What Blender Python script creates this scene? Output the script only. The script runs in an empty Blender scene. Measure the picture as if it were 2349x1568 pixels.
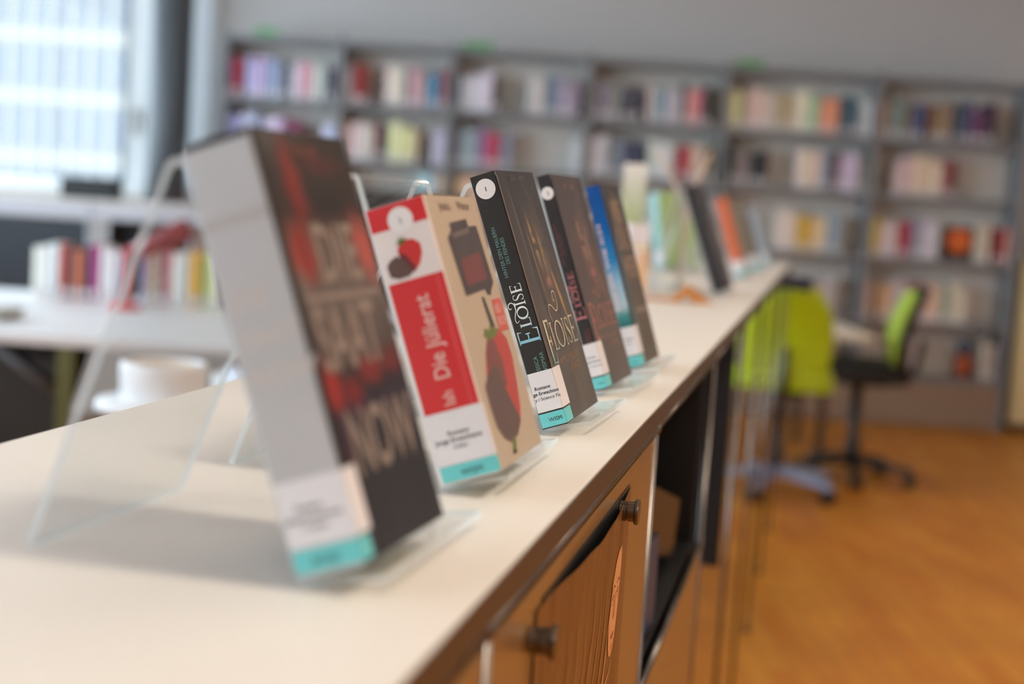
import bpy, bmesh, math, random
from mathutils import Vector, Matrix
from math import sin, cos, pi, atan2, radians
random.seed(7)
C = bpy.context.scene.collection
S = bpy.context.scene

# ------------------------------------------------------------------ camera
YAW, PITCH, ROLL = -0.207019, 0.098046, 0.064477
EYE = 1.27
fw = Vector((sin(YAW)*cos(PITCH), cos(YAW)*cos(PITCH), -sin(PITCH)))
rt0 = Vector((cos(YAW), -sin(YAW), 0)); up0 = rt0.cross(fw)
rt = cos(ROLL)*rt0 + sin(ROLL)*up0; upv = -sin(ROLL)*rt0 + cos(ROLL)*up0
cd = bpy.data.cameras.new('camera'); cam = bpy.data.objects.new('camera', cd); C.objects.link(cam)
cam.matrix_world = Matrix(((rt.x, upv.x, -fw.x, 0), (rt.y, upv.y, -fw.y, 0), (rt.z, upv.z, -fw.z, EYE), (0, 0, 0, 1)))
cd.sensor_width = 36; cd.sensor_fit = 'HORIZONTAL'; cd.lens = 3421.64/2349*36
cd.clip_start = 0.05; cd.clip_end = 300
cd.dof.use_dof = True; cd.dof.focus_distance = 1.228; cd.dof.aperture_fstop = 3.25
S.camera = cam
S.view_settings.view_transform = 'Standard'; S.view_settings.look = 'None'
S.view_settings.gamma = 1; S.view_settings.use_curve_mapping = False
S.view_settings.exposure = 0.13
S.cycles.use_denoising = True
S.cycles.max_bounces = 10; S.cycles.transparent_max_bounces = 24
S.cycles.caustics_reflective = False; S.cycles.caustics_refractive = False
S.cycles.sample_clamp_indirect = 6

# ------------------------------------------------------------------ daylight and lamps
TH = -YAW                                   # the room is turned against the counter by this angle
def room(u, d, z=0.0):                      # room coordinates (along the back wall, towards it, up) -> world
    return Vector((u*cos(TH) - d*sin(TH), u*sin(TH) + d*cos(TH), z))
W = bpy.data.worlds.new('sky'); S.world = W; W.use_nodes = True
bg = W.node_tree.nodes['Background']; bg.inputs[0].default_value = (0.74, 0.88, 1.0, 1); bg.inputs[1].default_value = 6.8
def ceiling_lamp(u, d, p, size=(1.2, .3), col=(1, .87, .72), rot=0):
    l = bpy.data.lights.new('ceiling_lamp', 'AREA'); l.shape = 'RECTANGLE'; l.size, l.size_y = size
    l.energy = p; l.color = col
    o = bpy.data.objects.new('ceiling_lamp', l); C.objects.link(o)
    o.location = room(u, d, 2.93); o.rotation_euler = (0, 0, TH + rot)
LAMPS = [(1.05, .5, 31), (.9, 2.3, 9), (3.4, 2.6, 42), (1.12, 6.9, 10), (.6, 4.6, 5), (3.4, 5.4, 12), (0.3, -1.4, 12), (3.4, -.6, 22), (-2.2, 4.0, 3)]
for i, (u, d, p) in enumerate(LAMPS): ceiling_lamp(u, d, p, (.5, .2) if i == 0 else (1.2, .3))

# ------------------------------------------------------------------ materials
def lin(c):
    r = []
    for v in c[:3]:
        v = v/255.0
        r.append(v/12.92 if v <= .04045 else ((v+.055)/1.055)**2.4)
    return tuple(r) + (1.0,)
MATS = {}
def mat(name, rgb, rough=.5, metal=0.0, spec=.5, coat=0.0, var=.05, scale=40.0, bump=0.0, sheen=0.0):
    if name in MATS: return MATS[name]
    m = bpy.data.materials.new(name); m.use_nodes = True; nt = m.node_tree; N = nt.nodes; L = nt.links
    b = N['Principled BSDF']
    b.inputs['Roughness'].default_value = rough; b.inputs['Metallic'].default_value = metal
    b.inputs['Specular IOR Level'].default_value = spec; b.inputs['Coat Weight'].default_value = coat
    b.inputs['Coat Roughness'].default_value = .12
    c = lin(rgb)
    tc = N.new('ShaderNodeTexCoord'); no = N.new('ShaderNodeTexNoise'); no.inputs['Scale'].default_value = scale
    no.inputs['Detail'].default_value = 3
    mx = N.new('ShaderNodeMix'); mx.data_type = 'RGBA'
    mx.inputs['A'].default_value = tuple(v*(1-var) for v in c[:3]) + (1,)
    mx.inputs['B'].default_value = tuple(min(1, v*(1+var)) for v in c[:3]) + (1,)
    L.new(tc.outputs['Object'], no.inputs['Vector']); L.new(no.outputs['Fac'], mx.inputs['Factor'])
    L.new(mx.outputs['Result'], b.inputs['Base Color'])
    if bump:
        bp = N.new('ShaderNodeBump'); bp.inputs['Strength'].default_value = bump; bp.inputs['Distance'].default_value = .002
        L.new(no.outputs['Fac'], bp.inputs['Height']); L.new(bp.outputs['Normal'], b.inputs['Normal'])
    MATS[name] = m; return m
def ramp_mat(name, stops, axis='Y', lo=0.0, hi=1.0, rough=.3, coat=.4, wob=.0, scale=30, spec=.3):
    """colour that runs along an object axis (printed gradient)"""
    m = bpy.data.materials.new(name); m.use_nodes = True; nt = m.node_tree; N = nt.nodes; L = nt.links
    b = N['Principled BSDF']; b.inputs['Roughness'].default_value = rough; b.inputs['Specular IOR Level'].default_value = spec; b.inputs['Coat Weight'].default_value = coat*.5; b.inputs['Coat Roughness'].default_value = .12
    tc = N.new('ShaderNodeTexCoord'); sp = N.new('ShaderNodeSeparateXYZ'); L.new(tc.outputs['Object'], sp.inputs[0])
    mr = N.new('ShaderNodeMapRange'); mr.inputs['From Min'].default_value = lo; mr.inputs['From Max'].default_value = hi
    L.new(sp.outputs[axis], mr.inputs['Value'])
    no = N.new('ShaderNodeTexNoise'); no.inputs['Scale'].default_value = scale; no.inputs['Detail'].default_value = 4; L.new(tc.outputs['Object'], no.inputs['Vector'])
    ad = N.new('ShaderNodeMath'); ad.operation = 'MULTIPLY_ADD'; ad.inputs[1].default_value = wob; L.new(no.outputs['Fac'], ad.inputs[0]); L.new(mr.outputs[0], ad.inputs[2])
    cr = N.new('ShaderNodeValToRGB'); L.new(ad.outputs[0], cr.inputs[0])
    e = cr.color_ramp.elements
    while len(e) > 1: e.remove(e[0])
    e[0].position = stops[0][0]; e[0].color = lin(stops[0][1])
    for p, c in stops[1:]:
        x = e.new(p); x.color = lin(c)
    L.new(cr.outputs[0], b.inputs['Base Color']); MATS[name] = m; return m
def streak_mat(name, cols, scale=(30, 4, 30), dist=3.0, rough=.3, coat=.4, rot=(0, 0, 0), wscale=1.0):
    """printed streaks (hair, grain): a stretched noise through a colour ramp"""
    m = bpy.data.materials.new(name); m.use_nodes = True; nt = m.node_tree; N = nt.nodes; L = nt.links
    b = N['Principled BSDF']; b.inputs['Roughness'].default_value = rough; b.inputs['Specular IOR Level'].default_value = .3; b.inputs['Coat Weight'].default_value = coat*.5; b.inputs['Coat Roughness'].default_value = .12
    tc = N.new('ShaderNodeTexCoord'); mp = N.new('ShaderNodeMapping'); mp.inputs['Scale'].default_value = scale; mp.inputs['Rotation'].default_value = rot
    L.new(tc.outputs['Object'], mp.inputs[0])
    no = N.new('ShaderNodeTexNoise'); no.inputs['Scale'].default_value = wscale; no.inputs['Detail'].default_value = 5; no.inputs['Distortion'].default_value = dist*.2
    L.new(mp.outputs[0], no.inputs['Vector'])
    cr = N.new('ShaderNodeValToRGB'); L.new(no.outputs['Fac'], cr.inputs[0]); e = cr.color_ramp.elements
    while len(e) > 1: e.remove(e[0])
    n = len(cols); e[0].position = .3; e[0].color = lin(cols[0])
    for i, c in enumerate(cols[1:]):
        x = e.new(.3 + .42*(i+1)/(n-1)); x.color = lin(c)
    L.new(cr.outputs[0], b.inputs['Base Color']); MATS[name] = m; return m
def painted_mat(name, stops, blobs, h, streak=(40, 5, 1), rot=0.0, amt=.5, rough=.35, spec=.25, coat=.1, dist=.15):
    """a printed picture: a vertical colour run with streaks, and soft patches of ink (x, y, rx, ry in mm, angle, colour, strength)"""
    m = bpy.data.materials.new(name); m.use_nodes = True; nt = m.node_tree; N = nt.nodes; L = nt.links
    b = N['Principled BSDF']; b.inputs['Roughness'].default_value = rough; b.inputs['Specular IOR Level'].default_value = spec; b.inputs['Coat Weight'].default_value = coat; b.inputs['Coat Roughness'].default_value = .12
    tc = N.new('ShaderNodeTexCoord'); sp = N.new('ShaderNodeSeparateXYZ'); L.new(tc.outputs['Object'], sp.inputs[0])
    mr = N.new('ShaderNodeMapRange'); mr.inputs['From Max'].default_value = h; L.new(sp.outputs['Y'], mr.inputs['Value'])
    cr = N.new('ShaderNodeValToRGB'); L.new(mr.outputs[0], cr.inputs[0]); e = cr.color_ramp.elements
    while len(e) > 1: e.remove(e[0])
    e[0].position = stops[0][0]; e[0].color = lin(stops[0][1])
    for q, c in stops[1:]:
        x = e.new(q); x.color = lin(c)
    mp = N.new('ShaderNodeMapping'); mp.inputs['Scale'].default_value = streak; mp.inputs['Rotation'].default_value = (0, 0, rot); L.new(tc.outputs['Object'], mp.inputs[0])
    no = N.new('ShaderNodeTexNoise'); no.inputs['Scale'].default_value = 1.6; no.inputs['Detail'].default_value = 6; no.inputs['Distortion'].default_value = .8; L.new(mp.outputs[0], no.inputs['Vector'])
    lo = N.new('ShaderNodeMapRange'); lo.inputs['From Min'].default_value = .3; lo.inputs['From Max'].default_value = .72; lo.inputs['To Min'].default_value = 1-amt; lo.inputs['To Max'].default_value = 1+amt; L.new(no.outputs['Fac'], lo.inputs['Value'])
    ws = N.new('ShaderNodeTexNoise'); ws.inputs['Scale'].default_value = 55; ws.inputs['Detail'].default_value = 3; L.new(tc.outputs['Object'], ws.inputs['Vector'])
    w0 = N.new('ShaderNodeVectorMath'); w0.operation = 'SUBTRACT'; w0.inputs[1].default_value = (.5, .5, .5); L.new(ws.outputs['Color'], w0.inputs[0])
    w1 = N.new('ShaderNodeVectorMath'); w1.operation = 'MULTIPLY_ADD'; w1.inputs[1].default_value = (dist*.06,)*3; L.new(w0.outputs[0], w1.inputs[0]); L.new(tc.outputs['Object'], w1.inputs[2])
    col = cr.outputs[0]
    for cx, cy, rx, ry, an, c, st in blobs:
        tm = N.new('ShaderNodeMapping'); tm.vector_type = 'TEXTURE'; tm.inputs['Location'].default_value = (cx*.001, cy*.001, 0); tm.inputs['Rotation'].default_value = (0, 0, an); tm.inputs['Scale'].default_value = (rx*.001, ry*.001, 1)
        L.new(w1.outputs[0], tm.inputs[0]); ln = N.new('ShaderNodeVectorMath'); ln.operation = 'LENGTH'; L.new(tm.outputs[0], ln.inputs[0])
        r2 = N.new('ShaderNodeMapRange'); r2.interpolation_type = 'SMOOTHSTEP'; r2.inputs['From Min'].default_value = .25; r2.inputs['From Max'].default_value = 1.05; r2.inputs['To Min'].default_value = st; r2.inputs['To Max'].default_value = 0; L.new(ln.outputs['Value'], r2.inputs['Value'])
        mx = N.new('ShaderNodeMix'); mx.data_type = 'RGBA'; mx.inputs['B'].default_value = lin(c); L.new(r2.outputs[0], mx.inputs['Factor']); L.new(col, mx.inputs['A']); col = mx.outputs['Result']
    sc = N.new('ShaderNodeMix'); sc.data_type = 'RGBA'; sc.blend_type = 'MULTIPLY'; sc.inputs['Factor'].default_value = 1
    cb = N.new('ShaderNodeCombineColor'); 
    for q in range(3): L.new(lo.outputs[0], cb.inputs[q])
    L.new(col, sc.inputs['A']); L.new(cb.outputs[0], sc.inputs['B']); L.new(sc.outputs['Result'], b.inputs['Base Color']); MATS[name] = m; return m
def clear_mat(name, tint, refl=1.0, rough=.03, ior=1.49, haze=0.0):
    """clear sheet: straight transmission plus Fresnel reflection"""
    m = bpy.data.materials.new(name); m.use_nodes = True; nt = m.node_tree; N = nt.nodes; L = nt.links
    N.remove(N['Principled BSDF']); out = N['Material Output']
    tr = N.new('ShaderNodeBsdfTransparent'); tr.inputs[0].default_value = tint + (1,)
    gl = N.new('ShaderNodeBsdfGlossy'); gl.inputs['Roughness'].default_value = rough; gl.inputs['Color'].default_value = (1, 1, 1, 1)
    fr = N.new('ShaderNodeLayerWeight'); fr.inputs['Blend'].default_value = .5
    pw = N.new('ShaderNodeMath'); pw.operation = 'POWER'; pw.inputs[1].default_value = 5.0; L.new(fr.outputs['Facing'], pw.inputs[0])
    ma = N.new('ShaderNodeMath'); ma.operation = 'MULTIPLY_ADD'; ma.inputs[1].default_value = .9; ma.inputs[2].default_value = .04; L.new(pw.outputs[0], ma.inputs[0])
    no = N.new('ShaderNodeTexNoise'); no.inputs['Scale'].default_value = 25
    bp = N.new('ShaderNodeBump'); bp.inputs['Strength'].default_value = .01; L.new(no.outputs['Fac'], bp.inputs['Height']); L.new(bp.outputs[0], gl.inputs['Normal'])
    mt = N.new('ShaderNodeMath'); mt.operation = 'MULTIPLY'; mt.inputs[1].default_value = refl; L.new(ma.outputs[0], mt.inputs[0])
    mx = N.new('ShaderNodeMixShader'); L.new(mt.outputs[0], mx.inputs[0]); L.new(tr.outputs[0], mx.inputs[1]); L.new(gl.outputs[0], mx.inputs[2])
    last = mx
    if haze:
        df = N.new('ShaderNodeBsdfDiffuse'); df.inputs[0].default_value = (.9, .95, .97, 1)
        tl = N.new('ShaderNodeBsdfTranslucent'); tl.inputs[0].default_value = (.9, .95, .97, 1)
        m2 = N.new('ShaderNodeMixShader'); m2.inputs[0].default_value = .5; L.new(df.outputs[0], m2.inputs[1]); L.new(tl.outputs[0], m2.inputs[2])
        m3 = N.new('ShaderNodeMixShader'); m3.inputs[0].default_value = haze; L.new(mx.outputs[0], m3.inputs[1]); L.new(m2.outputs[0], m3.inputs[2]); last = m3
    L.new(last.outputs[0], out.inputs['Surface']); MATS[name] = m; return m

WALL = mat('wall_paint', (200, 197, 195), .8, var=.02, scale=3)
CEIL = mat('ceiling_paint', (205, 200, 195), .9, var=.02, scale=3)
WHITE = mat('white_laminate', (222, 218, 212), .4, var=.02)
CHROME = mat('chrome', (112, 107, 102), .26, 1.0, var=.03)
STEEL = mat('grey_steel', (130, 133, 137), .45, .0, var=.03)
STEELD = mat('grey_steel_back', (226, 221, 214), .55, .0, var=.03)
BLACK = mat('black_panel', (22, 22, 23), .4, var=.1)
BLACKP = mat('black_plastic', (18, 18, 20), .45, var=.1)
PAPER = mat('paper_white', (226, 222, 220), .7, var=.02, scale=200)
PAGES = mat('page_edges', (214, 203, 180), .85, var=.08, scale=300)
INK = mat('black_ink', (22, 22, 24), .6, var=.05)
TEAL = mat('teal_label', (104, 200, 202), .45, coat=.2, var=.03)
LABEL = mat('label_white', (224, 220, 222), .45, coat=.25, var=.015)
ACRYL = clear_mat('clear_acrylic', (.935, .945, .945), refl=.38)
ACEDGE = clear_mat('acrylic_edge', (.85, .9, .92), refl=1.0, rough=.12, haze=.66)
GLASS = clear_mat('window_glass', (.95, .975, .985), refl=.25)
LIME = mat('lime_plastic', (170, 190, 10), .45, var=.06)
NAVY = mat('navy_fabric', (38, 44, 62), .8, var=.1)

# ------------------------------------------------------------------ mesh building
class MB:
    def __init__(self): self.v = []; self.f = []; self.m = []; self.s = []
    def add(self, vs, fs, m=0, smooth=False):
        k = len(self.v); self.v += [tuple(p) for p in vs]
        for f in fs: self.f.append(tuple(i+k for i in f)); self.m.append(m); self.s.append(smooth)
    def box(self, x0, x1, y0, y1, z0, z1, m=0):
        vs = [(x, y, z) for z in (z0, z1) for y in (y0, y1) for x in (x0, x1)]
        self.add(vs, [(0, 2, 3, 1), (4, 5, 7, 6), (0, 1, 5, 4), (2, 6, 7, 3), (0, 4, 6, 2), (1, 3, 7, 5)], m)
    def bbox(self, x0, x1, y0, y1, z0, z1, b=.003, m=0):
        """box with chamfered edges"""
        bm = bmesh.new(); bmesh.ops.create_cube(bm, size=1)
        for v in bm.verts: v.co = Vector((x0+(v.co.x+.5)*(x1-x0), y0+(v.co.y+.5)*(y1-y0), z0+(v.co.z+.5)*(z1-z0)))
        bmesh.ops.bevel(bm, geom=bm.edges[:], offset=b, segments=2, profile=.6, affect='EDGES')
        bm.verts.index_update(); self.add([v.co for v in bm.verts], [[v.index for v in f.verts] for f in bm.faces], m); bm.free()
    def lathe(self, prof, seg=20, m=0, mtx=None, caps=True, smooth=True):
        """profile of (radius, height) turned about Z"""
        vs = [(r*cos(2*pi*i/seg), r*sin(2*pi*i/seg), z) for r, z in prof for i in range(seg)]
        if mtx is not None: vs = [mtx @ Vector(p) for p in vs]
        fs = [(j*seg+i, j*seg+(i+1) % seg, (j+1)*seg+(i+1) % seg, (j+1)*seg+i) for j in range(len(prof)-1) for i in range(seg)]
        self.add(vs, fs, m, smooth)
        if caps:
            k = len(self.v)-len(vs)
            self.f.append(tuple(k+i for i in reversed(range(seg)))); self.m.append(m); self.s.append(False)
            self.f.append(tuple(k+(len(prof)-1)*seg+i for i in range(seg))); self.m.append(m); self.s.append(False)
    def tube(self, pts, r, seg=10, m=0):
        pts = [Vector(p) for p in pts]; rs = r if isinstance(r, (list, tuple)) else [r]*len(pts); vs = []
        for i, p in enumerate(pts):
            d = (pts[min(i+1, len(pts)-1)] - pts[max(i-1, 0)]).normalized()
            a = Vector((0, 0, 1)) if abs(d.z) < .9 else Vector((1, 0, 0))
            e1 = d.cross(a).normalized(); e2 = d.cross(e1)
            vs += [p + rs[i]*(cos(2*pi*j/seg)*e1 + sin(2*pi*j/seg)*e2) for j in range(seg)]
        n = len(pts)
        fs = [(i*seg+j, i*seg+(j+1) % seg, (i+1)*seg+(j+1) % seg, (i+1)*seg+j) for i in range(n-1) for j in range(seg)]
        self.add(vs, fs, m, True)
        k = len(self.v)-len(vs)
        self.f.append(tuple(k+j for j in range(seg))); self.m.append(m); self.s.append(False)
        self.f.append(tuple(k+(n-1)*seg+j for j in range(seg))); self.m.append(m); self.s.append(False)
    def ball(self, c, r, m=0, seg=14, rings=8, sc=(1, 1, 1)):
        c = Vector(c); vs = [(c.x, c.y, c.z-r*sc[2])]
        for i in range(1, rings):
            a = -pi/2 + pi*i/rings
            vs += [(c.x+sc[0]*r*cos(a)*cos(2*pi*j/seg), c.y+sc[1]*r*cos(a)*sin(2*pi*j/seg), c.z+sc[2]*r*sin(a)) for j in range(seg)]
        vs.append((c.x, c.y, c.z+r*sc[2])); t = len(vs)-1
        fs = [(0, 1+(j+1) % seg, 1+j) for j in range(seg)]
        fs += [(1+i*seg+j, 1+i*seg+(j+1) % seg, 1+(i+1)*seg+(j+1) % seg, 1+(i+1)*seg+j) for i in range(rings-2) for j in range(seg)]
        fs += [(t, 1+(rings-2)*seg+j, 1+(rings-2)*seg+(j+1) % seg) for j in range(seg)]
        self.add(vs, fs, m, True)
    def prism(self, poly, ax, a0, a1, m=0):
        """polygon (2D) extruded along axis ax ('x','y','z') between a0 and a1"""
        P = {'x': lambda p, a: (a, p[0], p[1]), 'y': lambda p, a: (p[0], a, p[1]), 'z': lambda p, a: (p[0], p[1], a)}[ax]
        n = len(poly); vs = [P(p, a0) for p in poly] + [P(p, a1) for p in poly]
        self.add(vs, [tuple(range(n)), tuple(range(2*n-1, n-1, -1))] + [(i, i+n, (i+1) % n+n, (i+1) % n) for i in range(n)], m)
    def build(self, name, mats, parent=None, mtx=None, normals=True):
        me = bpy.data.meshes.new(name); me.from_pydata(self.v, [], self.f)
        if not isinstance(mats, (list, tuple)): mats = [mats]
        for q in mats: me.materials.append(q)
        me.polygons.foreach_set('material_index', self.m); me.polygons.foreach_set('use_smooth', self.s)
        if normals:
            bm = bmesh.new(); bm.from_mesh(me); bmesh.ops.recalc_face_normals(bm, faces=bm.faces[:]); bm.to_mesh(me); bm.free()
        me.update(); o = bpy.data.objects.new(name, me); C.objects.link(o)
        if parent is not None: o.parent = parent
        if mtx is not None: o.matrix_local = mtx
        return o
def tag(o, label=None, cat=None, group=None, kind=None):
    if label: o['label'] = label
    if cat: o['category'] = cat
    if group: o['group'] = group
    if kind: o['kind'] = kind
    return o
def empty(name, loc=(0, 0, 0), rz=0.0, mtx=None):
    o = bpy.data.objects.new(name, None); C.objects.link(o); o.empty_display_size = .05
    if mtx is not None: o.matrix_world = mtx
    else: o.location = loc; o.rotation_euler = (0, 0, rz)
    return o
def struct(name, mb, mats, parent=None, rot=True):
    o = mb.build(name, mats, parent)
    if parent is None:
        o['kind'] = 'structure'
        if rot: o.rotation_euler = (0, 0, TH)
    return o
def copy_tree(o, parent=None):
    c = o.copy(); C.objects.link(c)
    if parent is not None: c.parent = parent
    for ch in list(o.children): copy_tree(ch, c)
    return c
_TX = {}
def text_geo(s, bold=0.0):
    """letter outlines of the built-in font, filled, at size 1"""
    if (s, bold) not in _TX:
        cu = bpy.data.curves.new('lettering', 'FONT'); cu.body = s; cu.size = 1; cu.resolution_u = 3; cu.offset = bold
        o = bpy.data.objects.new('lettering', cu); me = o.to_mesh()
        vs = [(v.co.x, v.co.y) for v in me.vertices]; fs = [tuple(p.vertices) for p in me.polygons]
        o.to_mesh_clear(); bpy.data.objects.remove(o); bpy.data.curves.remove(cu); _TX[(s, bold)] = (vs, fs)
    return _TX[(s, bold)]
class Print:
    """flat printing on the faces of a book; mm coordinates"""
    def __init__(self, mapf): self.mb = MB(); self.map = mapf; self.mats = []
    def mi(self, m):
        if m not in self.mats: self.mats.append(m)
        return self.mats.index(m)
    def poly(self, pts, m, off=.12):
        self.mb.add([self.map(a, b, off) for a, b in pts], [tuple(range(len(pts)))], self.mi(m))
    def fine(self, pts, m, off=.12, step=.012):
        """polygon cut small so that it follows a curved sheet"""
        bm = bmesh.new(); bm.faces.new([bm.verts.new((a, b, 0)) for a, b in pts]); bmesh.ops.triangulate(bm, faces=bm.faces[:])
        for _ in range(5):
            es = [e for e in bm.edges if e.calc_length() > step]
            if not es: break
            bmesh.ops.subdivide_edges(bm, edges=es, cuts=1); bmesh.ops.triangulate(bm, faces=bm.faces[:])
        bm.verts.index_update(); self.mb.add([self.map(v.co.x, v.co.y, off) for v in bm.verts], [[v.index for v in f.verts] for f in bm.faces], self.mi(m)); bm.free()
    def rect(self, a0, a1, b0, b1, m, off=.12): self.poly([(a0, b0), (a1, b0), (a1, b1), (a0, b1)], m, off)
    def disc(self, a, b, r, m, off=.2, r2=None, n=28):
        self.poly([(a+r*cos(2*pi*i/n), b+(r2 or r)*sin(2*pi*i/n)) for i in range(n)], m, off)
    def stroke(self, pts, w, m, off=.25):
        ws = w if isinstance(w, (list, tuple)) else [w]*len(pts); L = []; R = []
        for i, p in enumerate(pts):
            q, r = pts[max(i-1, 0)], pts[min(i+1, len(pts)-1)]
            dx, dy = r[0]-q[0], r[1]-q[1]; l = math.hypot(dx, dy) or 1
            nx, ny = -dy/l*ws[i]/2, dx/l*ws[i]/2; L.append((p[0]+nx, p[1]+ny)); R.append((p[0]-nx, p[1]-ny))
        k = len(pts); vs = [self.map(a, b, off) for a, b in L+R]
        self.mb.add(vs, [(i, i+1, i+1+k, i+k) for i in range(k-1)], self.mi(m))
    def text(self, s, size, a, b, m, dirx=(1, 0), diry=(0, 1), off=.3, bold=0.0, sx=1.0, clip=None):
        vs, fs = text_geo(s, bold); P = [(a+(x*sx*dirx[0]+y*diry[0])*size, b+(x*sx*dirx[1]+y*diry[1])*size) for x, y in vs]
        if clip: fs = [f for f in fs if all(clip(P[i]) for i in f)]
        self.mb.add([self.map(p[0], p[1], off) for p in P], fs, self.mi(m))
    def build(self, name, parent): return self.mb.build(name, self.mats, parent, normals=False)

# ================================================================== THE ROOM
U0, U1, D0, D1, HC = -4.3, 5.0, -4.0, 9.65, 3.0
SILL = 1.13
def floor_mat():
    m = bpy.data.materials.new('oak_floor'); m.use_nodes = True; nt = m.node_tree; N = nt.nodes; L = nt.links
    b = N['Principled BSDF']; b.inputs['Roughness'].default_value = .42; b.inputs['Specular IOR Level'].default_value = .4
    tc = N.new('ShaderNodeTexCoord'); mp = N.new('ShaderNodeMapping'); mp.inputs['Rotation'].default_value = (0, 0, pi/2); L.new(tc.outputs['Object'], mp.inputs[0])
    br = N.new('ShaderNodeTexBrick'); L.new(mp.outputs[0], br.inputs['Vector']); br.inputs['Scale'].default_value = 1.0
    br.inputs['Brick Width'].default_value = .45; br.inputs['Row Height'].default_value = .07; br.inputs['Mortar Size'].default_value = .0012
    br.inputs['Color1'].default_value = lin((212, 142, 46)); br.inputs['Color2'].default_value = lin((196, 118, 30)); br.inputs['Mortar'].default_value = lin((120, 70, 30))
    no = N.new('ShaderNodeTexNoise'); no.inputs['Scale'].default_value = 2.2; no.inputs['Detail'].default_value = 3; L.new(tc.outputs['Object'], no.inputs['Vector'])
    mx = N.new('ShaderNodeMix'); mx.data_type = 'RGBA'; mx.blend_type = 'MULTIPLY'; mx.inputs['Factor'].default_value = .8
    cr = N.new('ShaderNodeValToRGB'); cr.color_ramp.elements[0].position = .35; cr.color_ramp.elements[0].color = (.82, .78, .74, 1); cr.color_ramp.elements[1].position = .65; cr.color_ramp.elements[1].color = (1, 1, 1, 1)
    L.new(no.outputs['Fac'], cr.inputs[0]); L.new(br.outputs['Color'], mx.inputs['A']); L.new(cr.outputs[0], mx.inputs['B'])
    L.new(mx.outputs['Result'], b.inputs['Base Color']); return m
mb = MB(); mb.box(U0, U1, D0, D1, -.08, 0); struct('floor', mb, floor_mat())
mb = MB(); mb.box(U0, U1, D0, D1, HC, HC+.1); struct('ceiling', mb, CEIL)
UW = -1.99                                        # the glazed part of the back wall lies left of this
mb = MB(); mb.box(UW, U1, D1, D1+.15, 0, HC); mb.box(U0, UW, D1, D1+.15, 0, SILL); mb.box(U0, UW, D1, D1+.15, 2.86, HC); struct('wall_back', mb, WALL)
mb = MB(); mb.box(U0-.15, U0, D0, D1+.15, 0, .95); mb.box(U0-.15, U0, D0, D1+.15, 2.86, HC); mb.box(U0-.15, U0, D0, -3, .95, 2.86); struct('wall_left', mb, WALL)
mb = MB(); mb.box(U1, U1+.15, D0, D1+.15, 0, HC); struct('wall_right', mb, WALL)
mb = MB(); mb.box(U0, U1, D0-.15, D0, 0, HC); struct('wall_rear', mb, WALL)
mb = MB(); mb.box(UW+.15, U1, D1-.015, D1, 0, .07); struct('baseboard_back', mb, mat('oak_baseboard', (120, 66, 26), .5))
# window in the back wall: white frame, posts, panes
WF = mat('white_window_frame', (214, 216, 216), .5, var=.02)
w1 = empty('window_1', (0, 0, 0), TH); w1['kind'] = 'structure'
mb = MB(); mb.box(U0, UW, D1, D1+.1, SILL, SILL+.05); mb.box(U0, UW, D1, D1+.1, 2.81, 2.86); mb.box(-2.56, -2.42, D1-.02, D1+.1, SILL+.05, 2.81); mb.box(UW-.05, UW, D1-.01, D1+.1, SILL+.05, 2.81); mb.build('window_frame', WF, w1)
for u in (-3.6,):
    mb = MB(); mb.box(u-.03, u+.03, D1, D1+.1, SILL+.05, 2.81); mb.build('mullion', WF, w1)
mb = MB(); mb.box(-2.575, -2.55, D1-.025, D1+.08, SILL+.05, 2.81); mb.build('frame_seal', mat('grey_seal', (120, 122, 122), .6), w1)
mb = MB(); mb.box(-2.505, -2.48, D1-.06, D1-.02, 1.62, 1.66); mb.box(-2.505, -2.48, D1-.06, D1-.045, 1.5, 1.62); mb.build('window_handle', CHROME, w1)
mb = MB(); mb.box(U0, UW, D1-.22, D1, SILL-.03, SILL); mb.build('window_sill', WHITE, w1)
for a, b in ((U0, -3.63), (-3.57, -2.56)):
    mb = MB(); mb.box(a, b, D1+.045, D1+.053, SILL+.05, 2.81); mb.build('window_pane', GLASS, w1)
def blind_mat():
    m = bpy.data.materials.new('white_roller_blind'); m.use_nodes = True; nt = m.node_tree; N = nt.nodes; L = nt.links; N.remove(N['Principled BSDF'])
    no = N.new('ShaderNodeTexNoise'); no.inputs['Scale'].default_value = 200; cr = N.new('ShaderNodeValToRGB'); L.new(no.outputs['Fac'], cr.inputs[0])
    cr.color_ramp.elements[0].color = (.7, .71, .72, 1); cr.color_ramp.elements[1].color = (.76, .77, .78, 1)
    df = N.new('ShaderNodeBsdfDiffuse'); tl = N.new('ShaderNodeBsdfTranslucent'); mx = N.new('ShaderNodeMixShader'); mx.inputs[0].default_value = .24
    L.new(cr.outputs[0], df.inputs[0]); L.new(cr.outputs[0], tl.inputs[0]); L.new(df.outputs[0], mx.inputs[1]); L.new(tl.outputs[0], mx.inputs[2]); L.new(mx.outputs[0], N['Material Output'].inputs['Surface']); return m
mb = MB(); mb.box(-2.42, UW-.05, D1+.03, D1+.032, SILL+.05, 2.81); mb.build('roller_blind', blind_mat(), w1)
w2 = empty('window_2', (0, 0, 0), TH); w2['kind'] = 'structure'
mb = MB(); mb.box(U0-.1, U0, -3, D1, .95, 1.0); mb.box(U0-.1, U0, -3, D1, 2.81, 2.86)
for d in (-3, -.9, 1.2, 3.3, 5.4, 7.5, D1-.06): mb.box(U0-.1, U0, d, d+.06, 1.0, 2.81)
mb.build('window_frame', WF, w2)
ds = (-3, -.9, 1.2, 3.3, 5.4, 7.5, D1-.06)
for a, b in zip(ds[:-1], ds[1:]):
    mb = MB(); mb.box(U0-.055, U0-.047, a+.06, b, 1.0, 2.81); mb.build('window_pane', GLASS, w2)
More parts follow.
